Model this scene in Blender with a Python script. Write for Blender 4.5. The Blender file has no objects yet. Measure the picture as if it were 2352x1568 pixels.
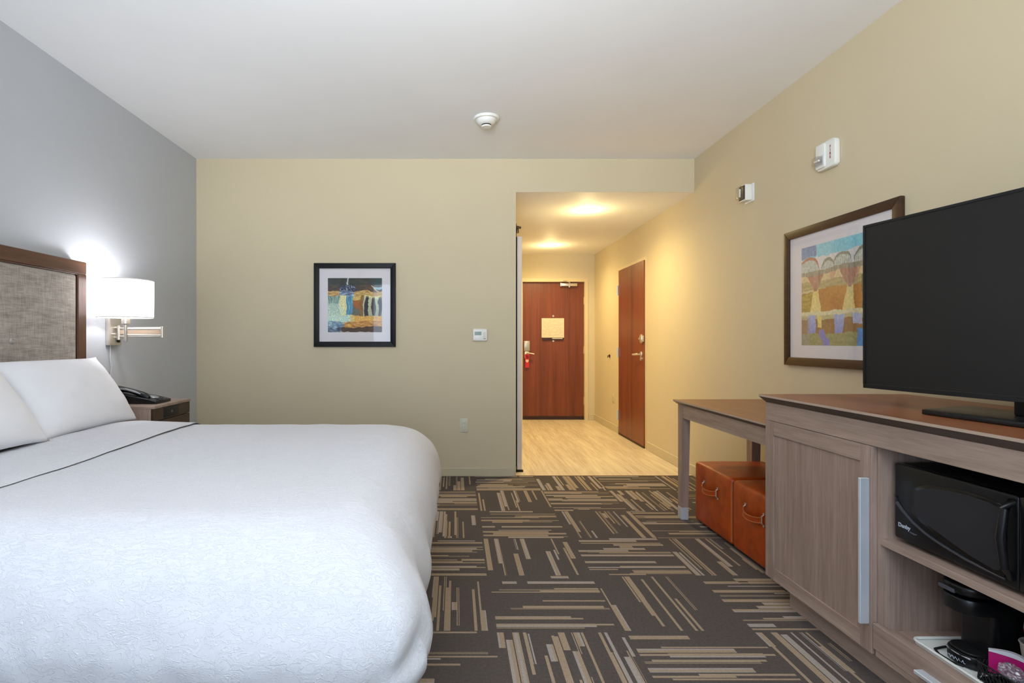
import bpy, bmesh, math, random
from mathutils import Vector, Matrix, noise
random.seed(4)
PI = math.pi
scene = bpy.context.scene
C = scene.collection

# ------------------------------------------------------------------ camera, light, exposure
cam = bpy.data.cameras.new('camera')
camo = bpy.data.objects.new('camera', cam); C.objects.link(camo)
camo.location = (0, 0, 1.15); camo.rotation_euler = (PI/2, 0, 0)
cam.sensor_width = 36; cam.lens = 1245/2352*36
cam.shift_x = (1176-1046)/2352; cam.shift_y = 1/2352
cam.clip_start = 0.05
scene.camera = camo
vs = scene.view_settings
vs.view_transform = 'Standard'; vs.look = 'None'; vs.gamma = 1; vs.use_curve_mapping = False
vs.exposure = 0.0
scene.display_settings.display_device = 'sRGB'

world = bpy.data.worlds.new('sky'); scene.world = world; world.use_nodes = True
world.node_tree.nodes['Background'].inputs[0].default_value = (0.62, 0.78, 1.0, 1)
world.node_tree.nodes['Background'].inputs[1].default_value = 2.0

def area(name, loc, rot, sx, sy, power, col, spread=PI):
    l = bpy.data.lights.new(name, 'AREA'); l.shape = 'RECTANGLE'; l.size = sx; l.size_y = sy
    l.energy = power; l.color = col; l.spread = spread
    o = bpy.data.objects.new(name, l); C.objects.link(o); o.location = loc; o.rotation_euler = rot
    return o
# daylight through the window behind the camera
area('window_daylight', (-0.25, -1.46, 1.38), (math.radians(90), 0, 0), 2.9, 2.0, 43, (0.66, 0.83, 1.0))
# added fill lights behind the camera, aimed up to even out the room
area('added_ceiling_fill', (0.2, -0.60, 1.75), (math.radians(180-30), 0, 0), 1.3, 0.9, 30, (0.90, 0.96, 1.0), math.radians(116))
area('added_room_fill', (-0.5, -1.05, 1.50), (math.radians(180-58), 0, math.radians(-11)), 1.15, 0.8, 58, (0.94, 0.97, 1.0), math.radians(88))  # second added fill, aimed forward at the far ceiling and back wall

# ------------------------------------------------------------------ colour / node helpers
def lin(c):
    return tuple(((x/255)/12.92 if x/255 <= 0.04045 else ((x/255+0.055)/1.055)**2.4) for x in c[:3]) + (1.0,)

class NT:
    def __init__(s, name):
        s.m = bpy.data.materials.new(name); s.m.use_nodes = True
        s.t = s.m.node_tree; s.n = s.t.nodes; s.l = s.t.links
        s.b = s.n['Principled BSDF']
        s.out = s.n['Material Output']
    def node(s, typ, **kw):
        n = s.n.new(typ)
        for k, v in kw.items(): setattr(n, k, v)
        return n
    def put(s, sock, v):
        if isinstance(v, bpy.types.NodeSocket): s.l.new(v, sock)
        elif v is not None: sock.default_value = v
    def math(s, op, a, b=None, c=None):
        n = s.node('ShaderNodeMath', operation=op)
        s.put(n.inputs[0], a)
        if b is not None: s.put(n.inputs[1], b)
        if c is not None: s.put(n.inputs[2], c)
        return n.outputs[0]
    def mix(s, f, a, b, blend='MIX'):
        n = s.node('ShaderNodeMix', data_type='RGBA', blend_type=blend)
        s.put(n.inputs[0], f); s.put(n.inputs[6], a); s.put(n.inputs[7], b)
        return n.outputs[2]
    def coords(s, scale=(1, 1, 1), kind='Object'):
        tc = s.node('ShaderNodeTexCoord'); mp = s.node('ShaderNodeMapping')
        s.l.new(tc.outputs[kind], mp.inputs[0]); mp.inputs['Scale'].default_value = scale
        return mp.outputs[0]
    def noise(s, vec, scale=5, detail=3, rough=0.5, dist=0.0):
        n = s.node('ShaderNodeTexNoise'); s.l.new(vec, n.inputs['Vector'])
        n.inputs['Scale'].default_value = scale; n.inputs['Detail'].default_value = detail
        n.inputs['Roughness'].default_value = rough; n.inputs['Distortion'].default_value = dist
        return n.outputs['Fac']
    def ramp(s, f, stops):
        n = s.node('ShaderNodeValToRGB'); s.put(n.inputs[0], f)
        cr = n.color_ramp
        while len(cr.elements) < len(stops): cr.elements.new(0.5)
        for e, (p, c) in zip(cr.elements, stops): e.position = p; e.color = c
        return n.outputs[0]
    def bump(s, h, strength=0.2, dist=0.01):
        n = s.node('ShaderNodeBump'); s.put(n.inputs['Height'], h)
        n.inputs['Strength'].default_value = strength; n.inputs['Distance'].default_value = dist
        s.l.new(n.outputs[0], s.b.inputs['Normal'])
        return n

def plain(name, rgb, rough=0.5, metal=0.0, spec=0.5, coat=0.0, bump=None, emis=None, var=0.04):
    k = NT(name); c = lin(rgb)
    if var:
        f = k.noise(k.coords(), 9, 2)
        k.put(k.b.inputs['Base Color'], k.mix(f, tuple(x*(1-var) for x in c[:3])+(1,), tuple(min(1, x*(1+var)) for x in c[:3])+(1,)))
    else: k.b.inputs['Base Color'].default_value = c
    k.b.inputs['Roughness'].default_value = rough; k.b.inputs['Metallic'].default_value = metal
    k.b.inputs['Specular IOR Level'].default_value = spec; k.b.inputs['Coat Weight'].default_value = coat
    if bump: k.bump(k.noise(k.coords(), bump[0], 4), bump[1], bump[2])
    if emis:
        k.b.inputs['Emission Color'].default_value = lin(emis[0]); k.b.inputs['Emission Strength'].default_value = emis[1]
    return k.m

def wood(name, dark, light, axis='x', rough=0.42, fine=70, spec=0.4, coat=0.0, stretch=0.045):
    k = NT(name)
    sc = {'x': (stretch, 1, 1), 'y': (1, stretch, 1), 'z': (1, 1, stretch)}[axis]
    v = k.coords(sc)
    n1 = k.noise(v, fine, 4, 0.6, 0.3); n2 = k.noise(v, fine*0.16, 2, 0.5, 0.6); n3 = k.noise(v, fine*3, 2, 0.6)
    f = k.math('ADD', k.math('MULTIPLY', n1, 0.5), k.math('MULTIPLY', n2, 0.5))
    f = k.math('ADD', f, k.math('MULTIPLY', k.math('SUBTRACT', n3, 0.5), 0.35))
    k.put(k.b.inputs['Base Color'], k.ramp(f, [(0.30, lin(dark)), (0.70, lin(light))]))
    k.b.inputs['Roughness'].default_value = rough; k.b.inputs['Specular IOR Level'].default_value = spec
    k.b.inputs['Coat Weight'].default_value = coat; k.b.inputs['Coat Roughness'].default_value = 0.2
    k.bump(n1, 0.12, 0.002)
    return k.m

def glass_thin(name, tint=(1, 1, 1, 1), gloss=0.07, rough=0.02):
    k = NT(name)
    t = k.node('ShaderNodeBsdfTransparent'); t.inputs[0].default_value = tint
    g = k.node('ShaderNodeBsdfGlossy'); g.inputs['Roughness'].default_value = rough
    lw = k.node('ShaderNodeLayerWeight'); lw.inputs[0].default_value = 0.5
    fr = k.math('MULTIPLY_ADD', k.math('POWER', lw.outputs['Facing'], 4.0), gloss*5, gloss*0.4)
    mx = k.node('ShaderNodeMixShader')
    k.l.new(fr, mx.inputs[0]); k.l.new(t.outputs[0], mx.inputs[1]); k.l.new(g.outputs[0], mx.inputs[2])
    k.l.new(mx.outputs[0], k.out.inputs[0])
    return k.m

def wallpaint(name, rgb):
    k = NT(name); v = k.coords(); c = lin(rgb)
    f = k.noise(v, 2.5, 2)
    k.put(k.b.inputs['Base Color'], k.mix(f, tuple(x*0.97 for x in c[:3])+(1,), tuple(x*1.03 for x in c[:3])+(1,)))
    k.b.inputs['Roughness'].default_value = 0.62; k.b.inputs['Specular IOR Level'].default_value = 0.25
    k.bump(k.noise(v, 260, 3), 0.10, 0.002)
    return k.m

M = {}
M['beige'] = wallpaint('beige_wall_paint', (206, 193, 163))
M['grey'] = wallpaint('grey_wall_paint', (196, 200, 206))
M['ceil'] = wallpaint('ceiling_paint', (240, 241, 242))
M['base'] = wallpaint('baseboard_paint', (200, 188, 160))
M['frame_paint'] = plain('door_frame_paint', (214, 198, 160), 0.45)
M['white'] = plain('white_plastic', (228, 228, 222), 0.35)
M['ivory'] = plain('ivory_plastic', (206, 204, 184), 0.4)
M['offwhite'] = plain('white_door_paint', (214, 208, 204), 0.45)
M['black'] = plain('black_plastic', (14, 15, 18), 0.28)
M['blackmatte'] = plain('black_matte_plastic', (13, 13, 14), 0.55)
M['blackgap'] = plain('black_rubber', (12, 11, 10), 0.8)
M['chrome'] = plain('satin_nickel', (212, 204, 194), 0.30, 0.75)
M['steel'] = plain('brushed_steel', (206, 211, 218), 0.38, 0.35)
M['silverpaint'] = plain('silver_plastic', (190, 192, 196), 0.3, 0.6)
M['brass'] = plain('dull_bronze', (84, 66, 48), 0.4, 0.8)
M['red'] = plain('red_card', (196, 34, 52), 0.5)
M['redtext'] = plain('red_lettering', (150, 44, 52), 0.5)
M['darkred'] = plain('dark_red_card', (140, 8, 22), 0.5)
M['blackframe'] = plain('black_frame_lacquer', (9, 10, 14), 0.5, spec=0.25)
M['brownframe'] = wood('dark_walnut_frame', (44, 26, 16), (74, 45, 28), 'y', 0.4)
M['mat'] = plain('white_picture_mat', (220, 216, 220), 0.7)
M['glass'] = glass_thin('picture_glass')
M['winglass'] = glass_thin('window_glass', gloss=0.05)
M['wx'] = wood('laminate_grain_x', (136, 115, 103), (180, 156, 141), 'x')
M['wy'] = wood('laminate_grain_y', (136, 115, 103), (180, 156, 141), 'y')
M['wz'] = wood('laminate_grain_z', (132, 110, 99), (174, 150, 136), 'z')
M['top'] = wood('laminate_top_reflection', (112, 64, 38), (148, 92, 58), 'y', 0.30, 60, 0.5)  # redder than the body laminate: warm wall reflection put into the colour
M['edge'] = wood('laminate_edge', (72, 58, 50), (94, 77, 67), 'y', 0.4)
M['darkwood'] = wood('headboard_walnut', (66, 42, 30), (108, 74, 54), 'y', 0.35)
M['darkwoodz'] = wood('headboard_walnut_upright', (66, 42, 30), (108, 74, 54), 'z', 0.35)
M['nsdark'] = wood('nightstand_drawer_walnut', (50, 36, 28), (80, 59, 43), 'y', 0.4)
M['doorwood'] = wood('mahogany_door_veneer', (92, 42, 20), (136, 70, 38), 'z', 0.36, 26, 0.5, stretch=0.03)
M['doordark'] = plain('door_sweep_dark', (48, 20, 12), 0.5)

def leather():
    k = NT('cognac_leather'); v = k.coords()
    f = k.noise(v, 14, 4, 0.6)
    k.put(k.b.inputs['Base Color'], k.ramp(f, [(0.3, lin((150, 56, 8))), (0.7, lin((188, 76, 14)))]))
    k.b.inputs['Roughness'].default_value = 0.38; k.b.inputs['Specular IOR Level'].default_value = 0.5
    vo = k.node('ShaderNodeTexVoronoi'); k.l.new(v, vo.inputs['Vector']); vo.inputs['Scale'].default_value = 260
    k.bump(vo.outputs['Distance'], 0.10, 0.002)
    return k.m
M['leather'] = leather()
M['leatherseam'] = plain('leather_piping', (178, 96, 48), 0.4)

def linen():
    k = NT('grey_linen'); 
    a = k.noise(k.coords((1, 1, 0.06)), 300, 3); b = k.noise(k.coords((1, 0.06, 1)), 300, 3); c = k.noise(k.coords((1, 0.2, 1)), 40, 3)
    f = k.math('ADD', k.math('MULTIPLY', k.math('ADD', a, b), 0.36), k.math('MULTIPLY', c, 0.28))
    k.put(k.b.inputs['Base Color'], k.ramp(f, [(0.38, lin((138, 130, 122))), (0.62, lin((184, 176, 168)))]))
    k.b.inputs['Roughness'].default_value = 0.9; k.b.inputs['Specular IOR Level'].default_value = 0.1
    k.bump(f, 0.35, 0.002)
    return k.m
M['linen'] = linen()

def cotton(name, rgb, jacquard):
    k = NT(name); v = k.coords()
    c = lin(rgb)
    k.b.inputs['Roughness'].default_value = 0.85; k.b.inputs['Specular IOR Level'].default_value = 0.15
    if jacquard:
        a = k.noise(k.coords((0.35, 1.3, 0.6)), 88, 3, 0.6, 1.1)
        b = k.noise(k.coords((1.0, 0.4, 0.6)), 55, 2, 0.5, 1.5)
        line = k.ramp(a, [(0.47, (0, 0, 0, 1)), (0.50, (1, 1, 1, 1)), (0.56, (0, 0, 0, 1))])
        h = k.math('ADD', line, k.math('MULTIPLY', b, 0.5))
        k.put(k.b.inputs['Base Color'], k.mix(line, tuple(x*0.91 for x in c[:3])+(1,), c))
        k.bump(h, 0.5, 0.0026)
    else:
        k.put(k.b.inputs['Base Color'], k.mix(k.noise(v, 6, 3), tuple(x*0.96 for x in c[:3])+(1,), c))
        k.bump(k.noise(v, 500, 2), 0.06, 0.001)
    return k.m
M['duvet'] = cotton('jacquard_duvet_cotton', (222, 222, 227), True)
M['pillow'] = cotton('white_pillow_cotton', (232, 232, 236), False)

def carpet():
    k = NT('patterned_carpet_tiles')
    g = k.node('ShaderNodeTexCoord'); sx = k.node('ShaderNodeSeparateXYZ'); k.l.new(g.outputs['Object'], sx.inputs[0])
    T = 0.5113
    X = k.math('DIVIDE', k.math('SUBTRACT', sx.outputs[0], 0.160), T); Y = k.math('DIVIDE', k.math('SUBTRACT', sx.outputs[1], 2.153), T)
    tx = k.math('FLOOR', X); ty = k.math('FLOOR', Y)
    fx = k.math('SUBTRACT', X, tx); fy = k.math('SUBTRACT', Y, ty)
    par = k.math('FLOORED_MODULO', k.math('ADD', tx, ty), 2.0)
    ip = k.math('SUBTRACT', 1.0, par)
    u = k.math('ADD', k.math('MULTIPLY', fx, ip), k.math('MULTIPLY', fy, par))
    v = k.math('ADD', k.math('MULTIPLY', fy, ip), k.math('MULTIPLY', fx, par))
    def layer(N, thr, seed, lo, ln):
        band = k.math('FLOOR', k.math('MULTIPLY', v, float(N)))
        cb = k.node('ShaderNodeCombineXYZ')
        k.put(cb.inputs[0], k.math('ADD', k.math('MULTIPLY', tx, 17.31), band)); k.put(cb.inputs[1], k.math('ADD', k.math('MULTIPLY', ty, 9.73), seed)); k.put(cb.inputs[2], k.math('ADD', k.math('MULTIPLY', band, 3.1), seed))
        w = k.node('ShaderNodeTexWhiteNoise', noise_dimensions='3D'); k.l.new(cb.outputs[0], w.inputs['Vector'])
        sp = k.node('ShaderNodeSeparateColor'); k.l.new(w.outputs['Color'], sp.inputs[0])
        on = k.math('LESS_THAN', sp.outputs[0], thr)
        st = k.math('SUBTRACT', k.math('MULTIPLY', sp.outputs[1], 0.9), lo)
        en = k.math('ADD', st, k.math('MULTIPLY_ADD', sp.outputs[2], 0.75, ln))
        msk = k.math('MULTIPLY', k.math('GREATER_THAN', u, st), k.math('LESS_THAN', u, en))
        return k.math('MULTIPLY', on, msk), w.outputs['Value']
    a, ra = layer(17, 0.27, 3.0, 0.45, 0.45)
    b, rb = layer(17, 0.15, 11.0, 0.10, 0.10)
    c, rc = layer(43, 0.17, 23.0, 0.40, 0.55)
    d, rd = layer(43, 0.10, 31.0, 0.2, 0.2)
    s = k.math('MAXIMUM', k.math('MAXIMUM', a, b), k.math('MAXIMUM', c, d))
    # hairline gap between neighbouring bands and fine ribs of the yarn
    gap = k.math('GREATER_THAN', k.math('FRACT', k.math('MULTIPLY', v, 17.0)), 0.14)
    s2 = k.math('MULTIPLY', s, gap)
    rib = k.math('GREATER_THAN', k.math('FRACT', k.math('MULTIPLY', v, 102.0)), 0.30)
    s2 = k.math('MULTIPLY', s2, k.math('MULTIPLY_ADD', rib, 0.40, 0.60))
    inner = k.math('MULTIPLY', k.math('GREATER_THAN', u, 0.012), k.math('LESS_THAN', u, 0.988))
    s2 = k.math('MULTIPLY', s2, inner)
    vec = k.coords()
    fib = k.noise(vec, 420, 2, 0.7); fb2 = k.noise(vec, 90, 3, 0.7)
    f = k.math('ADD', k.math('MULTIPLY', fib, 0.65), k.math('MULTIPLY', fb2, 0.35))
    basec = k.ramp(f, [(0.30, lin((68, 62, 60))), (0.70, lin((104, 96, 92)))])
    tan = k.ramp(f, [(0.30, lin((146, 127, 106))), (0.70, lin((186, 166, 142)))])
    gry = k.ramp(f, [(0.30, lin((148, 138, 132))), (0.70, lin((188, 178, 172)))])
    stc = k.mix(k.math('GREATER_THAN', rc, 0.62), tan, gry)
    k.put(k.b.inputs['Base Color'], k.mix(s2, basec, stc))
    k.b.inputs['Roughness'].default_value = 0.95; k.b.inputs['Specular IOR Level'].default_value = 0.05
    k.bump(k.math('ADD', f, k.math('MULTIPLY', s2, 0.35)), 0.7, 0.004)
    return k.m
M['carpet'] = carpet()

def hallfloor():
    k = NT('cream_striated_floor_tile')
    v = k.coords((1, 0.05, 1)); n = k.noise(v, 60, 4, 0.6, 0.4); n2 = k.noise(v, 14, 2, 0.5)
    f = k.math('ADD', k.math('MULTIPLY', n, 0.6), k.math('MULTIPLY', n2, 0.4))
    col = k.ramp(f, [(0.36, lin((190, 172, 146))), (0.62, lin((224, 210, 184)))])
    br = k.node('ShaderNodeTexBrick'); k.l.new(k.coords(), br.inputs['Vector'])
    br.inputs['Scale'].default_value = 1.0; br.inputs['Brick Width'].default_value = 0.30; br.inputs['Row Height'].default_value = 0.60
    br.inputs['Mortar Size'].default_value = 0.0016; br.inputs['Color1'].default_value = (1, 1, 1, 1); br.inputs['Color2'].default_value = (0.94, 0.94, 0.94, 1); br.inputs['Mortar'].default_value = (0.80, 0.78, 0.74, 1)
    k.put(k.b.inputs['Base Color'], k.mix(1.0, col, br.outputs['Color'], 'MULTIPLY'))
    k.b.inputs['Roughness'].default_value = 0.38
    return k.m
M['hallfloor'] = hallfloor()

def tvscreen():
    k = NT('tv_screen_glass')
    k.b.inputs['Base Color'].default_value = (0.004, 0.004, 0.0045, 1)
    k.b.inputs['Roughness'].default_value = 0.36; k.b.inputs['Specular IOR Level'].default_value = 0.5
    return k.m
M['screen'] = tvscreen()

def shade_mat():
    k = NT('white_fabric_lamp_shade')
    d = k.node('ShaderNodeBsdfDiffuse'); d.inputs[0].default_value = (0.9, 0.9, 0.88, 1)
    t = k.node('ShaderNodeBsdfTranslucent'); t.inputs[0].default_value = (0.95, 0.94, 0.93, 1)
    mx = k.node('ShaderNodeMixShader'); mx.inputs[0].default_value = 0.55
    k.l.new(d.outputs[0], mx.inputs[1]); k.l.new(t.outputs[0], mx.inputs[2])
    e = k.node('ShaderNodeEmission'); e.inputs[0].default_value = (1, 0.98, 0.97, 1); e.inputs[1].default_value = 0.9
    ad = k.node('ShaderNodeAddShader'); k.l.new(mx.outputs[0], ad.inputs[0]); k.l.new(e.outputs[0], ad.inputs[1])
    k.l.new(ad.outputs[0], k.out.inputs[0])
    return k.m
M['shade'] = shade_mat()
def emitter(name, rgb, s):
    k = NT(name); e = k.node('ShaderNodeEmission'); e.inputs[0].default_value = lin(rgb); e.inputs[1].default_value = s
    k.l.new(e.outputs[0], k.out.inputs[0]); return k.m
M['downlens'] = emitter('downlight_lens', (255, 226, 170), 6.0)
M['bulb'] = emitter('lamp_bulb', (255, 250, 245), 8.0)

def paint_mat(name, rough=0.6):
    k = NT(name); a = k.node('ShaderNodeVertexColor'); a.layer_name = 'art'
    k.l.new(a.outputs[0], k.b.inputs['Base Color']); k.b.inputs['Roughness'].default_value = rough
    return k.m
M['art'] = paint_mat('printed_artwork')

# ------------------------------------------------------------------ mesh helpers (all shapes given in room coordinates)
def add_box(bm, a, b, bevel=0.0, seg=2):
    x0, x1 = sorted((a[0], b[0])); y0, y1 = sorted((a[1], b[1])); z0, z1 = sorted((a[2], b[2]))
    t = bmesh.new()
    vs_ = [t.verts.new((x, y, z)) for x in (x0, x1) for y in (y0, y1) for z in (z0, z1)]
    for f in ((0, 1, 3, 2), (4, 6, 7, 5), (0, 4, 5, 1), (2, 3, 7, 6), (0, 2, 6, 4), (1, 5, 7, 3)): t.faces.new([vs_[i] for i in f])
    bmesh.ops.recalc_face_normals(t, faces=t.faces[:])
    if bevel: bmesh.ops.bevel(t, geom=t.edges[:], offset=bevel, segments=seg, profile=0.5, affect='EDGES')
    join(bm, t)
    return bm
def join(bm, t, mat=None):
    me = bpy.data.meshes.new('tmp')
    t.to_mesh(me); t.free()
    if mat is not None: me.transform(mat)
    bm.from_mesh(me); bpy.data.meshes.remove(me)
def box(a, b, bevel=0.0, seg=2): return add_box(bmesh.new(), a, b, bevel, seg)
def add_prism(bm, pts, axis, lo, hi, bevel=0.0, seg=2):
    """pts: 2-D outline; axis: extrusion axis. x:(y,z) y:(x,z) z:(x,y)"""
    t = bmesh.new()
    def P(p, h): return {'x': (h, p[0], p[1]), 'y': (p[0], h, p[1]), 'z': (p[0], p[1], h)}[axis]
    A = [t.verts.new(P(p, lo)) for p in pts]; B = [t.verts.new(P(p, hi)) for p in pts]
    n = len(pts)
    t.faces.new(A); t.faces.new(B[::-1])
    for i in range(n): t.faces.new((A[i], A[(i+1) % n], B[(i+1) % n], B[i]))
    bmesh.ops.recalc_face_normals(t, faces=t.faces[:])
    if bevel: 
        es = [e for e in t.edges if len([f for f in e.link_faces if len(f.verts) == n]) == 1] if n > 4 else t.edges[:]
        bmesh.ops.bevel(t, geom=es, offset=bevel, segments=seg, profile=0.5, affect='EDGES')
    join(bm, t); return bm
def add_lathe(bm, prof, c, axis='z', n=32, sx=1.0):
    """prof: (r, h) pairs revolved about axis through c"""
    t = bmesh.new(); rings = []
    for r, h in prof:
        if r < 1e-6: rings.append([t.verts.new((0, 0, h))])
        else: rings.append([t.verts.new((r*math.cos(2*PI*i/n), r*math.sin(2*PI*i/n)*sx, h)) for i in range(n)])
    for A, B in zip(rings, rings[1:]):
        for i in range(n):
            j = (i+1) % n
            if len(A) == 1 and len(B) == 1: continue
            if len(A) == 1: t.faces.new((A[0], B[i], B[j]))
            elif len(B) == 1: t.faces.new((A[i], A[j], B[0]))
            else: t.faces.new((A[i], A[j], B[j], B[i]))
    bmesh.ops.recalc_face_normals(t, faces=t.faces[:])
    R = {'z': Matrix.Identity(4), 'x': Matrix.Rotation(PI/2, 4, 'Y'), 'y': Matrix.Rotation(-PI/2, 4, 'X')}[axis]
    join(bm, t, Matrix.Translation(c) @ R); return bm
def add_tube(bm, pts, r, n=10, closed=False):
    pts = [Vector(p) for p in pts]; t = bmesh.new(); rings = []
    up = Vector((0, 0, 1)); m = len(pts)
    for i, p in enumerate(pts):
        a = pts[(i-1) % m] if (closed or i > 0) else p; b = pts[(i+1) % m] if (closed or i < m-1) else p
        d = (b-a).normalized(); ref = up if abs(d.dot(up)) < 0.95 else Vector((0, 1, 0))
        s = d.cross(ref).normalized(); q = s.cross(d)
        rr = r[i] if isinstance(r, (list, tuple)) else r
        rings.append([t.verts.new(p + (s*math.cos(2*PI*k/n) + q*math.sin(2*PI*k/n))*rr) for k in range(n)])
    prs = list(zip(rings, rings[1:])) + ([(rings[-1], rings[0])] if closed else [])
    for A, B in prs:
        for i in range(n): t.faces.new((A[i], A[(i+1) % n], B[(i+1) % n], B[i]))
    if not closed: t.faces.new(rings[0][::-1]); t.faces.new(rings[-1])
    bmesh.ops.recalc_face_normals(t, faces=t.faces[:])
    join(bm, t); return bm
def rrect(y0, y1, z0, z1, r, n=6):
    out = []
    for cy, cz, a0 in ((y1-r, z1-r, 0), (y0+r, z1-r, 90), (y0+r, z0+r, 180), (y1-r, z0+r, 270)):
        for i in range(n+1):
            a = math.radians(a0+90*i/n); out.append((cy+r*math.cos(a), cz+r*math.sin(a)))
    return out

def obj(name, bm, m, parent=None, smooth=True, base=None, angle=35):
    me = bpy.data.meshes.new(name)
    bm.to_mesh(me); bm.free()
    off = Vector((0, 0, 0)); p = parent
    while p is not None: off += p.location; p = p.parent
    if base is not None: off += Vector(base)
    me.transform(Matrix.Translation(-off))
    for mm in (m if isinstance(m, (list, tuple)) else [m]): me.materials.append(mm)
    if smooth: me.polygons.foreach_set('use_smooth', [True]*len(me.polygons)); me.set_sharp_from_angle(angle=math.radians(angle))
    o = bpy.data.objects.new(name, me); C.objects.link(o)
    if parent: o.parent = parent
    if base is not None: o.location = base
    return o
def tag(o, label, cat, group=None, kind=None):
    if label: o['label'] = label
    if cat: o['category'] = cat
    if group: o['group'] = group
    if kind: o['kind'] = kind
    return o
def thing(name, label, cat, loc, group=None):
    o = bpy.data.objects.new(name, None); C.objects.link(o); o.location = loc; o.empty_display_size = 0.1
    return tag(o, label, cat, group)
def struct(name, bm, m, label=None, parent=None, smooth=False):
    o = obj(name, bm, m, parent, smooth)
    if parent is None: o['kind'] = 'structure'
    if label: o['label'] = label
    return o
def dup(root, loc, label=None):
    def cp(o, parent):
        c = o.copy(); C.objects.link(c)
        if parent: c.parent = parent
        for ch in list(kids.get(o.name, [])): cp(ch, c)
        return c
    kids = {}
    for o in bpy.data.objects:
        if o.parent: kids.setdefault(o.parent.name, []).append(o)
    r = cp(root, None); r.location = loc
    if label: r['label'] = label
    return r
def text(name, s, size, m, parent, origin, xdir, updir, ext=0.0004, align='CENTER', bold=0.0, shear=0.0):
    cu = bpy.data.curves.new(name, 'FONT'); cu.body = s; cu.size = size; cu.extrude = ext; cu.align_x = align; cu.align_y = 'CENTER'; cu.offset = bold; cu.shear = shear
    o = bpy.data.objects.new('tmp', cu); C.objects.link(o)
    dg = bpy.context.evaluated_depsgraph_get(); me = bpy.data.meshes.new_from_object(o.evaluated_get(dg))
    bpy.data.objects.remove(o)
    x = Vector(xdir).normalized(); u = Vector(updir).normalized(); z = x.cross(u)
    Mx = Matrix((x, u, z)).transposed().to_4x4(); Mx.translation = Vector(origin)
    me.transform(Mx); bm = bmesh.new(); bm.from_mesh(me)
    return obj(name, bm, m, parent, smooth=False)

WL, WR, YB, YR, ZC, ZH = -2.222, 2.05, 4.65, -1.25, 2.72, 2.4346   # walls, ceilings
YE = 7.98; XH = 0.519

# ------------------------------------------------------------------ the room shell
struct('floor', box((WL-.12, YR-.12, -.1), (WR+.12, YB, 0)), M['carpet'])
struct('floor_hall', box((XH-.12, YB, -.1), (WR+.12, YE+.15, 0.0)), M['hallfloor'])
struct('ceiling', box((WL-.12, YR-.12, ZC), (WR+.12, YB+.12, ZC+.1)), M['ceil'])
struct('ceiling_hall', box((XH, YB+.003, ZH), (WR, YE, ZH+.1)), M['ceil'])
struct('wall_left', box((WL-.12, YR-.12, 0), (WL, YB+.12, ZC)), M['grey'])
w = box((WL, YB, 0), (XH, YB+.12, ZC)); add_box(w, (XH, YB, ZH), (WR, YB+.003, ZC)); add_box(w, (XH, YB+.003, ZH+.1), (WR, YB+.12, ZC))
struct('wall_back', w, M['beige'])
struct('wall_hall_left', box((XH-.12, YB+.12, 0), (XH, YE, ZH+.1)), M['beige'])
DY0, DY1, DH = 5.845, 6.755, 2.035
w = box((WR, YR-.12, 0), (WR+.12, DY0-.035, ZC)); add_box(w, (WR, DY1+.035, 0), (WR+.12, YE+.15, ZC)); add_box(w, (WR, DY0-.035, DH+.035), (WR+.12, DY1+.035, ZC))
struct('wall_right', w, M['beige'])
EX0, EX1 = 0.989, 1.902
w = box((XH-.12, YE, 0), (EX0-.05, YE+.15, ZH+.1)); add_box(w, (EX1+.05, YE, 0), (WR, YE+.15, ZH+.1)); add_box(w, (EX0-.05, YE, DH+.05), (EX1+.05, YE+.15, ZH+.1))
struct('wall_hall_end', w, M['beige'])
# rear wall with the window the daylight comes through (behind the camera)
WX0, WX1, WZ0, WZ1 = -1.65, 1.15, 0.45, 2.32
w = box((WL, YR-.12, 0), (WX0, YR, ZC)); add_box(w, (WX1, YR-.12, 0), (WR, YR, ZC)); add_box(w, (WX0, YR-.12, 0), (WX1, YR, WZ0)); add_box(w, (WX0, YR-.12, WZ1), (WX1, YR, ZC))
struct('wall_rear', w, M['beige'])
w1 = struct('window_1', box((WX0, YR-.07, WZ0), (WX1, YR-.064, WZ1)), M['winglass'])
f = box((WX0, YR-.10, WZ0), (WX0+.05, YR-.03, WZ1)); add_box(f, (WX1-.05, YR-.10, WZ0), (WX1, YR-.03, WZ1)); add_box(f, (WX0+.05, YR-.10, WZ0), (WX1-.05, YR-.03, WZ0+.05)); add_box(f, (WX0+.05, YR-.10, WZ1-.05), (WX1-.05, YR-.03, WZ1)); add_box(f, (-.28, YR-.10, WZ0+.05), (-.22, YR-.03, WZ1-.05))
struct('window_frame', f, M['offwhite'], parent=w1)

def baseb(name, a, b): struct(name, box(a, b, 0.003, 1), M['base'])
baseb('baseboard_back', (WL, YB-.012, 0), (XH-.012, YB, .07))
baseb('baseboard_left', (WL, YR, 0), (WL+.012, YB-.012, .07))
baseb('baseboard_right', (WR-.012, YR, 0), (WR, DY0-.06, .09))
baseb('baseboard_hall_right', (WR-.012, DY1+.06, 0), (WR, YE, .09))
baseb('baseboard_hall_end', (EX1+.06, YE-.012, 0), (WR-.012, YE, .09))
struct('trim_1', box((XH-.02, YB-.004, 0), (WR-.012, YB+.012, .003)), plain('threshold_strip', (120, 98, 74), 0.5))

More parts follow.
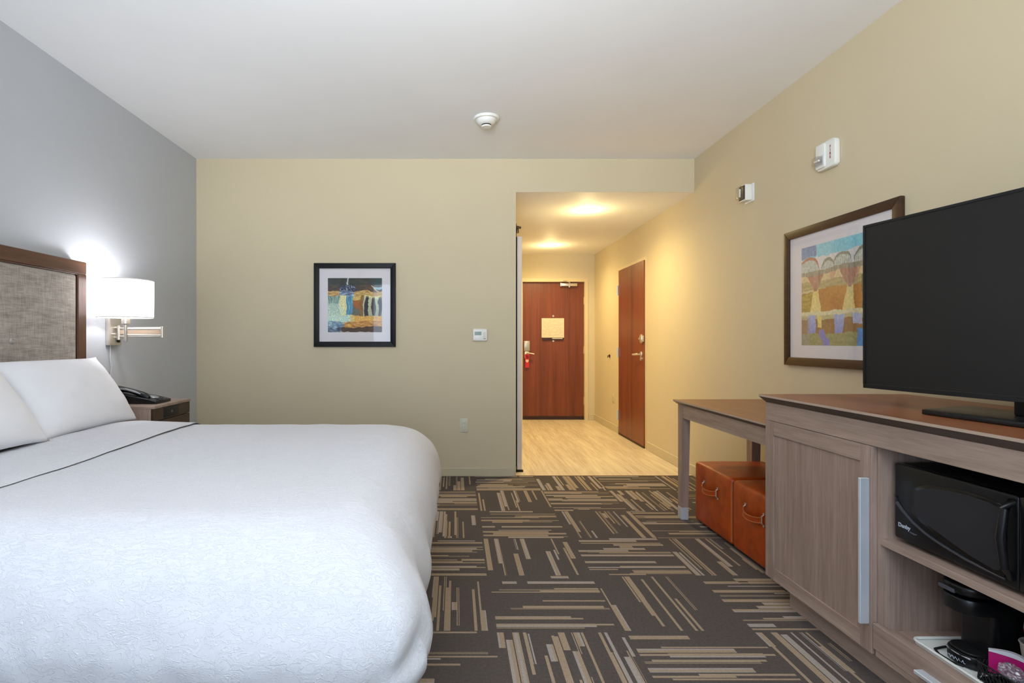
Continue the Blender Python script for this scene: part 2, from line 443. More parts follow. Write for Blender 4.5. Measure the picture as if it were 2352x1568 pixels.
# ------------------------------------------------------------------ doors
d = struct('door_1', box((EX0+.003, YE+.045, 0.05), (EX1-.003, YE+.09, DH), 0.002, 1), M['doorwood'], 'brown wooden entry door at the end of the hall')
fr = box((EX0-.05, YE-.008, 0), (EX0, YE+.12, DH+.05)); add_box(fr, (EX1, YE-.008, 0), (EX1+.05, YE+.12, DH+.05)); add_box(fr, (EX0, YE-.008, DH), (EX1, YE+.12, DH+.05))
obj('door_frame', fr, M['frame_paint'], d, False)
obj('door_sweep', box((EX0+.003, YE+.036, 0.002), (EX1-.003, YE+.085, 0.052)), M['doordark'], d, False)
yd = YE+.045
for i, z in enumerate((1.76, 1.03, 0.28)):
    h = box((EX1-.004, yd-.010, z-.055), (EX1+.010, yd+.004, z+.055)); add_lathe(h, [(0, -.055), (.008, -.055), (.008, .055), (0, .055)], (EX1+.002, yd-.010, z), 'z', 10)
    obj('hinge', h, M['frame_paint'], d)
lk = obj('lock_plate', box((1.012, yd-.020, 1.015), (1.100, yd, 1.165), .008), M['silverpaint'], d)
lk['label'] = 'silver electronic lock plate'
lv = add_tube(bmesh.new(), [(1.055, yd, .985), (1.055, yd-.05, .985), (1.075, yd-.06, .985), (1.16, yd-.06, .972)], .009)
add_box(lv, (1.020, yd-.015, .905), (1.092, yd, 1.010), .006)
obj('door_handle', lv, M['chrome'], d)
cl = box((1.560, yd-.055, 1.970), (1.795, yd, 2.015), .008); add_box(cl, (1.545, yd-.05, 1.966), (1.565, yd-.005, 2.02), .004)
add_tube(cl, [(1.680, yd-.045, 2.012), (1.672, yd-.05, 2.022), (1.655, yd-.10, 2.028), (1.610, yd-.11, 2.035), (1.585, yd-.07, 2.04), (1.56, yd-.06, 2.045)], .007)
add_tube(cl, [(1.68, yd-.035, 1.955), (1.68, yd-.035, 2.03)], .014, 12)
add_tube(cl, [(1.56, yd-.058, 2.045), (1.64, yd-.058, 2.045)], .009)
obj('door_closer', cl, M['chrome'], d)
ns = obj('notice_plate', box((1.275, yd-.012, 1.212), (1.607, yd, 1.500), .002, 1), plain('cream_notice_card', (216, 204, 184), 0.6), d)
nl = bmesh.new()
for r in range(15):
    z = 1.478 - r*.0165
    x = 1.292
    while x < 1.59:
        L = min(random.uniform(.015, .07), 1.592-x)
        if random.random() < .82: add_box(nl, (x, yd-.0126, z-.0022), (x+L, yd-.0118, z+.0022))
        x += L+.012
obj('printed_lines', nl, plain('faint_grey_print', (188, 170, 138), 0.7), ns, False)
obj('notice_tray', box((1.285, yd-.018, 1.178), (1.600, yd, 1.212), .002, 1), M['doordark'], d)
obj('tray_card', box((1.430, yd-.020, 1.196), (1.582, yd-.0185, 1.207)), M['ivory'], d, False)
for nm, z in (('peephole', 1.533), ('door_viewer_cover', 1.163)):
    obj(nm, add_lathe(bmesh.new(), [(0, 0), (.014, 0), (.014, .006), (.009, .010), (0, .010)], (1.447, yd-.010, z), 'y', 16), M['chrome'], d)

X2 = 2.032
d = struct('door_2', box((X2, DY0+.003, 0.022), (X2+.045, DY1-.003, DH), 0.002, 1), M['doorwood'], 'tall brown wooden door in the right hall wall')
fr = box((WR-.006, DY0-.035, 0), (WR+.06, DY0, DH+.035)); add_box(fr, (WR-.006, DY1, 0), (WR+.06, DY1+.035, DH+.035)); add_box(fr, (WR-.006, DY0, DH), (WR+.06, DY1, DH+.035))
obj('door_frame', fr, M['frame_paint'], d, False)
obj('door_sweep', box((X2-.002, DY0+.003, 0.002), (X2+.04, DY1-.003, 0.022)), M['doordark'], d, False)
for z in (1.79, 1.02, 0.24):
    h = box((X2-.001, DY1-.004, z-.06), (X2+.02, DY1+.03, z+.06)); add_lathe(h, [(0, -.062), (.010, -.062), (.010, .062), (0, .062)], (X2-.008, DY1+.008, z), 'z', 12)
    obj('hinge', h, M['steel'], d)
lv = add_lathe(bmesh.new(), [(0, 0), (.030, 0), (.032, .005), (.030, .010), (0, .010)], (X2-.010, 5.92, 1.015), 'x', 20)
add_tube(lv, [(X2, 5.92, 1.015), (X2-.045, 5.92, 1.015), (X2-.055, 5.94, 1.013), (X2-.055, 6.045, 1.008)], .010)
add_lathe(lv, [(0, 0), (.02, 0), (.02, .012), (0, .012)], (X2-.012, 5.92, .965), 'x', 16)
obj('door_handle', lv, M['chrome'], d)
sl = add_lathe(bmesh.new(), [(0, 0), (.046, 0), (.050, .006), (.044, .016), (0, .018)], (X2-.017, 5.895, 1.185), 'x', 22)
add_box(sl, (X2-.030, 5.835, 1.15), (X2-.002, 5.885, 1.22), .005); add_box(sl, (X2-.030, 5.88, 1.175), (X2-.012, 5.94, 1.195), .004)
obj('security_latch', sl, M['chrome'], d)

d = struct('door_3', box((.546, 4.80, .018), (.589, 5.75, 2.085), .003, 1), M['offwhite'], 'white sliding door seen edge-on at the hall opening')
rl = box((.523, 4.74, 2.150), (.535, 6.9, 2.185)); 
obj('sliding_rail', rl, M['brass'], d, False)
rw = box((.540, 4.835, 2.06), (.546, 4.875, 2.17)); add_lathe(rw, [(0, 0), (.028, 0), (.028, .022), (0, .022)], (.535, 4.855, 2.158), 'x', 20)
add_tube(rw, [(.519, 4.755, 2.165), (.575, 4.755, 2.150)], .010); add_box(rw, (.537, 4.745, 2.105), (.556, 4.768, 2.150), .003)
obj('roller_bracket', rw, M['brass'], d)
obj('floor_guide', box((.530, 4.79, 0), (.600, 4.83, .016), .003, 1), M['blackgap'], d)
obj('gap_shade', box((.520, 4.80, .05), (.545, 4.815, 2.08)), M['blackgap'], d, False)  # black strip standing in for the shade of the open gap

# ------------------------------------------------------------------ ceiling fixtures
t = thing('smoke_detector', 'round white smoke detector on the bedroom ceiling', 'smoke detector', (.217, 3.80, ZC))
c = (.217, 3.80, ZC)
obj('mounting_plate', add_lathe(bmesh.new(), [(0, 0), (.088, 0), (.090, -.006), (.086, -.016), (0, -.016)], c, n=40), M['white'], t)
obj('cover', add_lathe(bmesh.new(), [(0, -.016), (.070, -.016), (.066, -.032), (.050, -.046), (.034, -.050), (.034, -.058), (.0, -.058)], c, n=40), M['white'], t)
vt = add_lathe(bmesh.new(), [(.030, -.050), (.0345, -.050), (.0345, -.057), (.030, -.057)], c, n=24)
obj('sensor_vent', vt, M['blackgap'], t, False)
obj('sensor_cap', add_lathe(bmesh.new(), [(0, -.058), (.036, -.058), (.033, -.066), (0, -.068)], c, n=24), M['white'], t)

def downlight(x, y, label):
    t = thing('recessed_downlight', label, 'ceiling light', (x, y, ZH), 'recessed downlights in the hall ceiling')
    obj('trim_ring', add_lathe(bmesh.new(), [(.066, 0), (.085, 0), (.085, -.005), (.070, -.008), (.066, -.004), (.066, 0)], (x, y, ZH), n=40), M['white'], t)
    obj('lens', add_lathe(bmesh.new(), [(0, -.003), (.0655, -.003)], (x, y, ZH), n=32), M['downlens'], t)
    l = bpy.data.lights.new('downlight_beam', 'SPOT'); l.energy = 125; l.color = (1.0, 0.765, 0.36); l.spot_size = math.radians(166); l.spot_blend = 1.0; l.shadow_soft_size = .06
    o = bpy.data.objects.new('downlight_beam', l); C.objects.link(o); o.parent = t; o.location = (0, 0, -.02)
    l = bpy.data.lights.new('added_hall_fill', 'POINT'); l.energy = 6.5; l.color = (1.0, 0.775, 0.36); l.shadow_soft_size = .06  # added point light hanging below the fixture to brighten the hall ceiling
    o = bpy.data.objects.new('added_hall_fill', l); C.objects.link(o); o.parent = t; o.location = (0, 0, -.16)
downlight(1.285, 5.28, 'recessed round hall downlight nearer the bedroom')
downlight(1.262, 7.20, 'recessed round hall downlight nearer the entry door')

# ------------------------------------------------------------------ wall fittings
s = 267.8
# thermostat
t = thing('thermostat', 'white wall thermostat with small grey display beside the hall opening', 'thermostat', (.21, YB, 1.21))
obj('housing', box((.148, YB-.026, 1.158), (.273, YB, 1.263), .010, 3), M['white'], t)
obj('display', box((.164, YB-.0275, 1.207), (.222, YB-.026, 1.238)), plain('lcd_glass', (96, 116, 104), 0.25), t, False)
b = bmesh.new()
for i in range(3): add_box(b, (.236, YB-.0275, 1.190+i*.016), (.258, YB-.0255, 1.200+i*.016), .001, 1)
obj('buttons', b, M['ivory'], t)
obj('brand_mark', box((.238, YB-.0268, 1.176), (.259, YB-.0258, 1.181)), plain('grey_print', (120, 112, 104), 0.6), t, False)
# outlet on the back wall
def outlet(x, z, label):
    t = thing('wall_outlet', label, 'outlet', (x, YB, z))
    obj('cover_plate', box((x-.036, YB-.006, z-.060), (x+.036, YB, z+.060), .003, 2), M['ivory'], t)
    k = box((x-.017, YB-.009, z-.034), (x+.017, YB-.005, z+.034), .002, 1)
    obj('socket', k, M['ivory'], t)
    sm = plain('socket_slot_dark', (90, 88, 72), 0.6)
    for dz in (.014, -.022):
        for dx in (-.007, .005): obj('socket_slot', box((x+dx, YB-.0095, z+dz), (x+dx+.002, YB-.0088, z+dz+.010)), sm, t, False)
outlet(.073, .435, 'ivory electrical outlet low on the beige wall right of the bed')
# hall wall outlet (side view) and door stop
t = thing('wall_plate', 'beige electrical plate low on the hall wall', 'outlet', (WR, 7.03, .42))
obj('cover_plate', box((WR-.006, 6.985, .36), (WR, 7.075, .48), .003, 2), M['base'], t)
obj('socket', box((WR-.009, 7.01, .385), (WR-.005, 7.05, .455), .002, 1), M['base'], t)
t = thing('door_stop', 'small dark bronze wall stop beside the brown hall door', 'door stop', (WR, 7.19, .965))
obj('stop_base', add_lathe(bmesh.new(), [(0, 0), (.022, 0), (.018, .012), (0, .012)], (WR-.012, 7.19, .965), 'x', 18), M['brass'], t)
obj('hook', add_tube(bmesh.new(), [(WR-.01, 7.19, .970), (WR-.028, 7.19, .966), (WR-.030, 7.19, .940)], .006), M['brass'], t)
# horn strobe with FIRE lettering
t = thing('fire_alarm_strobe', 'white wall fire alarm with red FIRE lettering above the bridge picture', 'fire alarm', (WR, 2.96, 2.17))
obj('housing', add_prism(bmesh.new(), rrect(2.887, 3.035, 2.095, 2.245, .022), 'x', WR-.030, WR, .006), M['white'], t)
obj('raised_panel', add_prism(bmesh.new(), rrect(2.955, 3.028, 2.105, 2.238, .01), 'x', WR-.040, WR-.029, .004), M['white'], t)
rf = add_prism(bmesh.new(), [(2.962, 2.118), (3.024, 2.118), (3.024, 2.172), (2.962, 2.172)], 'x', WR-.0415, WR-.039)
obj('strobe_reflector', rf, M['steel'], t, False)
obj('strobe_lens', add_prism(bmesh.new(), rrect(2.966, 3.020, 2.122, 2.168, .008), 'x', WR-.068, WR-.0418, .006), glass_thin('clear_strobe_lens', (.92, .92, .92, 1), .12, .05), t)
obj('flash_tube', add_tube(bmesh.new(), [(WR-.055, 2.975, 2.145), (WR-.055, 3.010, 2.145)], .006), M['white'], t)
for i, ch in enumerate('FIRE'):
    text('letter', ch, .021, M['redtext'], t, (WR-.0305, 2.921, 2.203-.0185*i), (0, -1, 0), (0, 0, 1), bold=.0006)
# small strobe
t = thing('wall_strobe', 'small white box strobe on the right wall near the hall opening', 'alarm strobe', (WR, 3.78, 2.18))
obj('cover_plate', add_prism(bmesh.new(), rrect(3.715, 3.825, 2.118, 2.243, .006), 'x', WR-.008, WR, .002), M['white'], t)
obj('housing', box((WR-.055, 3.733, 2.128), (WR-.008, 3.812, 2.238), .004), M['white'], t)
obj('lens_gasket', box((WR-.0585, 3.735, 2.135), (WR-.0545, 3.808, 2.232), .001, 1), plain('dark_gasket', (70, 60, 44), 0.6), t)
obj('strobe_lens', box((WR-.088, 3.740, 2.140), (WR-.0590, 3.803, 2.227), .008), glass_thin('clear_strobe_lens_small', (.92, .92, .92, 1), .12, .05), t)
obj('flash_tube', add_tube(bmesh.new(), [(WR-.072, 3.77, 2.155), (WR-.072, 3.77, 2.212)], .006), M['white'], t)

# ------------------------------------------------------------------ pictures
def fn(x, y, sc, seed=0.0): return noise.noise(Vector((x*sc, y*sc, seed)))*0.5+0.5
def mixc(a, b, t):
    t = max(0, min(1, t)); return tuple(a[i]*(1-t)+b[i]*t for i in range(3))
def warp(u, v, a, seed):
    p = Vector((u*5, v*5, seed)); q = Vector((u*17, v*17, seed+4))
    return u + a*noise.noise(p) + a*.35*noise.noise(q), v + a*noise.noise(p+Vector((9, 3, 0))) + a*.35*noise.noise(q+Vector((5, 1, 0)))
def waterfall(u, v):     # v from the top
    u, v = warp(u, v, .032, 2.0); b = fn(u, v, 55, 41)
    c = waterfall_(u, v); return tuple(max(0, min(255, x*(.78+.44*b))) for x in c)
def waterfall_(u, v):
    n = fn(u, v, 9, 1); h = fn(u*3, v*14, 4, 2); st = fn(u*16, v*1.2, 4, 3)
    if v < .13:
        c = mixc((22, 26, 24), (66, 72, 62), n*h*1.8)
        if u > .75: c = mixc(c, (10, 70, 78), (u-.75)*3)
        if abs(u-.38) < .012: c = (190, 200, 205)
    elif v < .24:
        c = mixc((28, 24, 22), (120, 88, 60), h*1.3-.2)
        if .22 < u < .52: c = mixc((16, 30, 66), (196, 206, 214), max(0, fn(u, v, 30, 5)*2.4-1.0))
        if u > .85 and abs(v-.17-(u-.85)*.1) < .02: c = (150, 190, 200)
        if abs((v-.12)-(u-.80)*.85) < .014 and u > .80: c = (196, 172, 132)
    elif v < .33:
        c = mixc((150, 92, 34), (222, 200, 128), h*1.2) if u > .48 or u < .2 else mixc((20, 36, 84), (190, 214, 226), h*1.7-.3)
    else:
        edge = .33+.06*math.sin(u*7)+.04*n
        if v < .70:
            if u < .22: c = mixc((40, 86, 96), (206, 222, 196), st*1.5-.2); c = mixc(c, (206, 226, 206), (v-.5)*3)
            elif u < .34: c = mixc((214, 212, 140), (236, 236, 200), st)
            elif u < .46: c = mixc((28, 92, 138), (128, 192, 212), st*1.4-.2)
            elif u < .60:
                c = mixc((188, 110, 42), (120, 66, 26), v+st*.5-.3) if v < .52 + (u-.46)*.6 else mixc((120, 124, 116), (80, 76, 64), st)
                if v < .40: c = mixc((226, 214, 130), (190, 140, 60), h)
            elif u < .66: c = mixc((92, 60, 28), (180, 130, 50), st)
            else:
                ph = (u-.655)/.125; q = abs((ph % 1)-.5)*2
                w_ = (v-.34)/.36
                if q > .38+.22*math.sin(w_*3): c = mixc((224, 228, 196), (140, 150, 120), st*.6+w_*.4)
                else: c = mixc((16, 16, 26), (150, 84, 30), max(0, math.sin(u*40)*.6*st))
                if v < .38: c = mixc((232, 224, 150), c, (v-.33)*18)
        elif v < .80:
            c = mixc((212, 150, 66), (236, 196, 104), h) if u > .42 else mixc((206, 226, 200), (170, 214, 212), n)
            if .38 < u < .52: c = mixc((206, 226, 200), (222, 172, 80), (u-.38)*7)
        elif v < .90:
            c = mixc((120, 66, 22), (232, 178, 92), h*1.5-.1) if u > .3 else mixc((40, 70, 110), (176, 206, 210), h*1.6-.2)
        else:
            c = mixc((34, 20, 12), (110, 72, 36), h*1.2-.2) if u > .25 else mixc((14, 26, 58), (170, 190, 206), h*1.7-.4)
            if v > .985 and n > .5: c = (170, 160, 140)
    if ((u-.12)**2+(v-.62)**2) < .03: c = mixc(c, (206, 226, 204), .55)
    return c
def bridge(u, v):
    c = bridge_(*warp(u, v, .022, 6.0)); g = fn(u, v, 4, 31); w2 = fn(u*9, v*2, 3, 33); b = fn(u, v, 40, 37)
    c = mixc(c, (214, 202, 186), .10+.22*g*w2)
    return tuple(max(0, min(255, x*(.90+.2*b))) for x in c)
def bridge_(u, v):
    n = fn(u, v, 6, 11); h = fn(u*2, v*12, 4, 12); st = fn(u*14, v*1.2, 4, 13)
    deck = .275 - .03*u
    if v < deck-.01:
        c = mixc((198, 204, 216), (226, 218, 214), n)
        if v < .10 + .03*n: c = mixc((92, 186, 214), (140, 206, 222), n)
        if u < .22 and v < .07 + .05*n: c = mixc((84, 108, 168), (120, 160, 200), st)
        for (a0, aw, ah, colr) in ((.10, .17, .155, (168, 104, 84)), (.40, .10, .10, (130, 128, 112)), (.60, .11, .13, (126, 130, 116)), (.84, .10, .12, (110, 112, 104)), (.98, .1, .12, (110, 112, 104))):
            q = (u-a0)/aw
            if abs(q) < 1:
                top = deck-ah*math.sqrt(1-q*q)
                if abs(v-top) < .016: c = colr
                elif v > top:
                    c = mixc((176, 196, 190), (214, 214, 206), st)
                    if (u*44) % 1 < .32: c = mixc(c, (126, 138, 128), .75)
    elif v < deck+.035: c = mixc((112, 104, 88), (176, 168, 150), st)
    elif v < .66:
        c = mixc((206, 182, 132), (224, 204, 164), n)
        if v > .36 and v < .45: c = mixc((198, 176, 118), (150, 138, 96), h)
        if v > .47: c = mixc((196, 164, 64), (138, 118, 42), h*1.2-.1)
        if v > .44 and u > .27: c = mixc((160, 98, 34), (206, 140, 62), fn(u, v, 5, 20))
        for a0 in (.22, .68, .98):
            q = abs(u-a0); w_ = (v-deck)/.2
            if w_ < 1 and q < .12*(1-w_)+.02: c = mixc((150, 96, 76), (196, 150, 128), st*1.3-.2)
            elif w_ >= .9 and q < .035+.05*(w_-.9)/1.2: c = mixc((236, 222, 150), (224, 196, 110), n)
        if v < .40 and abs(((u*3.2) % 1)-.5) < .22*(1-(v-deck)/.14): c = mixc(c, (188, 120, 100), .5)
        if abs(u-.86) < .025 and v > .36: c = (104, 104, 70)
    else:
        c = mixc((206, 200, 150), (158, 150, 92), (v-.66)*3+n*.4)
        if v > .74: c = mixc((150, 104, 56), (128, 88, 40), n)
        if v > .88: c = mixc((130, 134, 76), (164, 160, 112), h)
        if v > .70 and v < .88 and (abs(u-.16) < .06 or abs(u-.55) < .07 - .1*(v-.7)): c = mixc((122, 124, 214), (160, 180, 232), 1-(v-.7)*4)
        if v > .70 and v < .80 and abs(u-.78) < .06: c = (176, 186, 226)
        if v > .84 and abs(u-.35) < .08 and n > .45: c = (118, 118, 196)
        if v > .70 and abs(u-.28) < .03 and v < .82: c = (226, 206, 120)
        if v > .84 and u > .78: c = mixc((40, 120, 216), (60, 170, 220), n)
        if abs(u-.90) < .03 and v > .74: c = (34, 60, 40)
        if v > .66 and v < .70: c = mixc((210, 206, 158), (232, 226, 190), n)
        if u < .14 and v > .72: c = mixc(c, (140, 140, 150), .4)
    return c
def art(name, fnc, P0, U, V, n, parent):
    bm = bmesh.new(); cl = bm.loops.layers.float_color.new('art')
    P0, U, V = Vector(P0), Vector(U), Vector(V)
    g = [[bm.verts.new(P0+U*(i/n)+V*(j/n)) for i in range(n+1)] for j in range(n+1)]
    for j in range(n):
        for i in range(n):
            f_ = bm.faces.new((g[j][i], g[j+1][i], g[j+1][i+1], g[j][i+1]))
            for lp, (a, b_) in zip(f_.loops, ((0, 0), (0, 1), (1, 1), (1, 0))): lp[cl] = lin(fnc((i+a)/n, (j+b_)/n))
    return obj(name, bm, M['art'], parent, False)

# waterfall picture, back wall
yf = YB-.028
x0, x1, z0, z1 = -1.209, -.510, 1.108, 1.823
t = thing('framed_picture', 'black-framed waterfall print on the beige back wall', 'picture', ((x0+x1)/2, YB, z0), 'framed prints')
fw = .045
fr = add_prism(bmesh.new(), [(x0, z0), (x1, z0), (x1-fw, z0+fw), (x0+fw, z0+fw)], 'y', yf, YB, .003)
for pts in ([(x0, z1), (x1, z1), (x1-fw, z1-fw), (x0+fw, z1-fw)], [(x0, z0), (x0, z1), (x0+fw, z1-fw), (x0+fw, z0+fw)], [(x1, z0), (x1, z1), (x1-fw, z1-fw), (x1-fw, z0+fw)]):
    add_prism(fr, pts, 'y', yf, YB, .003)
obj('frame', fr, M['blackframe'], t)
obj('mat_board', box((x0+fw-.003, YB-.012, z0+fw-.003), (x1-fw+.003, YB-.004, z1-fw+.003)), M['mat'], t, False)
art('print', waterfall, (-1.091, YB-.0125, 1.696), (.463, 0, 0), (0, 0, -.463), 150, t)
obj('glazing', box((x0+fw-.002, YB-.018, z0+fw-.002), (x1-fw+.002, YB-.016, z1-fw+.002)), M['glass'], t, False)

# bridge picture, right wall
xf = WR-.024
y0, y1, z0, z1 = 2.470, 3.345, 1.010, 1.817
t = thing('framed_picture', 'brown-framed watercolour print of an arched bridge, partly behind the television', 'picture', (WR, (y0+y1)/2, z0), 'framed prints')
fw = .048
fr = bmesh.new()
for pts in ([(y0, z0), (y1, z0), (y1-fw, z0+fw), (y0+fw, z0+fw)], [(y0, z1), (y1, z1), (y1-fw, z1-fw), (y0+fw, z1-fw)], [(y0, z0), (y0, z1), (y0+fw, z1-fw), (y0+fw, z0+fw)], [(y1, z0), (y1, z1), (y1-fw, z1-fw), (y1-fw, z0+fw)]):
    add_prism(fr, pts, 'x', xf, WR, .003)
obj('frame', fr, M['brownframe'], t)
obj('mat_board', box((WR-.012, y0+fw-.003, z0+fw-.003), (WR-.004, y1-fw+.003, z1-fw+.003)), M['mat'], t, False)
art('print', bridge, (WR-.0125, 3.190, 1.698), (0, -.565, 0), (0, 0, -.568), 170, t)
obj('glazing', box((WR-.018, y0+fw-.002, z0+fw-.002), (WR-.016, y1-fw+.002, z1-fw+.002)), M['glass'], t, False)

# ------------------------------------------------------------------ headboard
t = thing('headboard', 'dark walnut framed headboard with a grey linen panel behind the bed', 'headboard', (WL, 2.16, .30))
HX = -2.150
fr = box((WL, 3.09, .25), (HX, 3.16, 1.54), .003, 1); 
obj('frame_stile', fr, M['darkwoodz'], t)
obj('frame_stile', box((WL, 1.16, .25), (HX, 1.23, 1.54), .003, 1), M['darkwoodz'], t)
obj('top_rail', box((WL, 1.16, 1.54), (HX, 3.16, 1.612), .003, 1), M['darkwood'], t)
pn = box((WL, 1.232, .25), (HX-.004, 3.088, 1.538), .02, 4)
obj('upholstered_panel', pn, M['linen'], t)
for yb in (2.63, 2.16, 1.69):
    for zb in (1.155,):
        obj('button', add_lathe(bmesh.new(), [(0, .0), (.012, 0), (.015, .004), (.010, .010), (0, .012)], (HX-.006, yb, zb), 'x', 18), M['linen'], t)
obj('piping', add_tube(bmesh.new(), [(HX-.004, 3.086, .3), (HX-.004, 3.086, 1.536), (HX-.004, 1.234, 1.536), (HX-.004, 1.234, .3)], .004, 8), M['darkwoodz'], t)

# ------------------------------------------------------------------ bed
BX0, BX1, BY0, BY1, ZT = -2.13, -0.10, 1.23, 3.15, .68
t = thing('bed', 'king bed with mattress on a dark box base against the grey wall', 'bed', ((BX0+BX1)/2, (BY0+BY1)/2, 0))
obj('bed_base', box((BX0+.02, BY0+.14, .0), (BX1-.22, BY1-.14, .24), .01), M['blackmatte'], t)
obj('box_spring', box((BX0+.01, BY0+.12, .24), (BX1-.20, BY1-.12, .36), .03, 3), M['pillow'], t)
obj('mattress', box((BX0, BY0+.09, .36), (BX1-.16, BY1-.09, ZT-.035), .05, 4), M['pillow'], t)

def ring_pts(hx, hy, cx, cy, r, ns, nl, nc):
    """rounded rectangle, fixed vertex count"""
    r = min(r, hx*.98, hy*.98); P = []
    sx, sy = hx-r, hy-r
    def arc(ox, oy, a0):
        for i in range(nc): a = math.radians(a0+90*i/nc); P.append((cx+ox+r*math.cos(a), cy+oy+r*math.sin(a)))
    arc(sx, -sy, -90) if False else None
    # start at +x side going +y
    for i in range(ns): P.append((cx+hx, cy-sy+2*sy*i/ns))
    arc(sx, sy, 0)
    for i in range(nl): P.append((cx+sx-2*sx*i/nl, cy+hy))
    arc(-sx, sy, 90)
    for i in range(ns): P.append((cx-hx, cy+sy-2*sy*i/ns))
    arc(-sx, -sy, 180)
    for i in range(nl): P.append((cx-sx+2*sx*i/nl, cy-hy))
    arc(sx, -sy, 270)
    return P
def sstep(a, b, x):
    q = max(0, min(1, (x-a)/(b-a))); return q*q*(3-2*q)
def G(x, c, w): return math.exp(-((x-c)/w)**2)
def duvet_bm():
    DX0, DX1, DY0_, DY1_ = -2.02, -.082, 1.225, 3.185
    cx, cy = (DX0+DX1)/2, (DY0_+DY1_)/2; HX_, HY_ = (DX1-DX0)/2, (DY1_-DY0_)/2
    prof = []   # (inset, z) from the hem up to the middle of the top
    for z in [.27+.012*i for i in range(14)]: prof.append((.050*(1-(z-.27)/.168)**1.5, z))
    RH, RV = .235, .262
    for i in range(19):
        a = PI/2*i/18; prof.append((RH*(1-math.cos(a)), .438+RV*math.sin(a)))
    lim = min(HX_, HY_)-.004
    k = 34
    for i in range(1, k+1): prof.append((RH+(lim-RH)*i/k, .700))
    bm = bmesh.new(); rings = []
    ns, nl, nc = 110, 110, 12
    for q, (ins, z) in enumerate(prof):
        P = ring_pts(HX_-ins, HY_-ins, cx, cy, .15, ns, nl, nc)
        ring = []
        for i, (x, y) in enumerate(P):
            drape = sstep(.62, .42, z)
            ox = (x-cx)/HX_; oy = (y-cy)/HY_
            nx, ny = (ox**9, oy**9); L = math.hypot(nx, ny) or 1; nx /= L; ny /= L
            per = x if abs(ny) > abs(nx) else y
            # soft folds down the skirt, deeper at the hem
            dsp = drape*(.010*noise.noise(Vector((per*5, 0, 1.7)))+.006*noise.noise(Vector((per*13, z*5, 4))))
            dsp += (.007*noise.noise(Vector((x*6, y*6, z*8)))+.0035*noise.noise(Vector((x*22, y*22, z*14))))*sstep(.71, .60, z)
            dsp += drape*.010*(.5-(z-.27)/.4)*math.sin(per*17+2*noise.noise(Vector((per*2, 0, 0))))
            zz = z + (.006*noise.noise(Vector((x*2.2, y*2.2, 5)))+.0030*noise.noise(Vector((x*9, y*7, 8)))+.0020*noise.noise(Vector((x*26, y*16, 3)))*sstep(-.75, -.2, x))
            if nx > .5:
                # corner of the duvet gathered at the near foot corner
                dsp += .040*G(y, 1.30, .11)*G(z, .42, .16) - .020*G(y, 1.52, .09)*drape
                dsp += -.035*G(y, 1.25+.35*(z-.35), .035)*G(z, .43, .06) 
                dsp += .006*G(y, 3.08, .10)*G(z, .36, .06)
            if ny < -.5: dsp += .03*G(z, .40, .15)*G(x, -.35, .35)
            # hem hangs unevenly
            if q < 6: zz += .018*noise.noise(Vector((per*3, 2, 0)))*(1-q/6)
            if x < -1.30: zz += .014*sstep(-1.30, -1.95, x)*G(y, 3.0, .5)
            ring.append(bm.verts.new((x+nx*dsp, y+ny*dsp, zz)))
        rings.append(ring)
    for A, B in zip(rings, rings[1:]):
        n = len(A)
        for i in range(n): bm.faces.new((A[i], A[(i+1) % n], B[(i+1) % n], B[i]))
    last = rings[-1]; n = len(last)
    bmesh.ops.contextual_create(bm, geom=[e for e in bm.edges if all(v in set(last) for v in e.verts)])
    bmesh.ops.recalc_face_normals(bm, faces=bm.faces[:])
    return bm
db = duvet_bm()
fold = db.copy()
dv = obj('duvet', db, M['duvet'], None, angle=180, base=(-1.05, 2.2, .27))
tag(dv, 'white jacquard duvet spread over the king bed', 'duvet')
md = dv.modifiers.new('thick', 'SOLIDIFY'); md.thickness = .012; md.offset = -1
geom = fold.verts[:]+fold.edges[:]+fold.faces[:]
bmesh.ops.bisect_plane(fold, geom=geom, plane_co=(-1.345, 0, 0), plane_no=(1, .028, 0), clear_outer=True)
for v in fold.verts: pass
bmesh.ops.recalc_face_normals(fold, faces=fold.faces[:])
fold.normal_update()
for v in fold.verts:
    e = sstep(-1.345, -1.375, v.co.x-.0)  # the fold lies close along its edge
    v.co += v.normal*(.0009+.011*sstep(-1.36, -1.46, v.co.x))
fo = obj('turned_down_fold', fold, M['duvet'], dv, angle=180)

def pillow(name, ly, lz, th, seed):
    """local: y width, z height, x thickness"""
    bm = bmesh.new(); n = 44; m = 32; front = []; back = []
    for side in (1, -1):
        grid = []
        for j in range(m+1):
            row = []
            for i in range(n+1):
                u = -1+2*i/n; v = -1+2*j/m
                u = math.copysign(abs(u)**.85, u); v = math.copysign(abs(v)**.85, v)
                ex = (1-abs(u)**2.6); ez = (1-abs(v)**2.4)
                T = th*.5*max(0, ex)**.55*max(0, ez)**.6
                pin = 1-.05*(1-abs(v)**3)*abs(u)**4; pin2 = 1-.06*(1-abs(u)**3)*abs(v)**4
                x = side*T
                y = u*ly*.5*pin; z = v*lz*.5*pin2
                w_ = ex*ez
                x += side*w_**.5*(.008*noise.noise(Vector((u*2.5, v*3, seed)))+.0035*noise.noise(Vector((u*7+v*3, v*4, seed+3))))
                if (i in (0, n) or j in (0, m)): x = .003*side*0
                row.append(bm.verts.new((x, y, z)))
            grid.append(row)
        for j in range(m):
            for i in range(n):
                q = (grid[j][i], grid[j][i+1], grid[j+1][i+1], grid[j+1][i])
                bm.faces.new(q if side == 1 else q[::-1])
    bmesh.ops.remove_doubles(bm, verts=bm.verts[:], dist=1e-5)
    # side-opening hem of the pillowcase
    o = obj(name, bm, M['pillow'], None, angle=180)
    return o
p1 = pillow('pillow', .735, .43, .17, 1.0); p1.location = (-1.945, 2.745, .885); p1.rotation_euler = (0, math.radians(-34), 0)
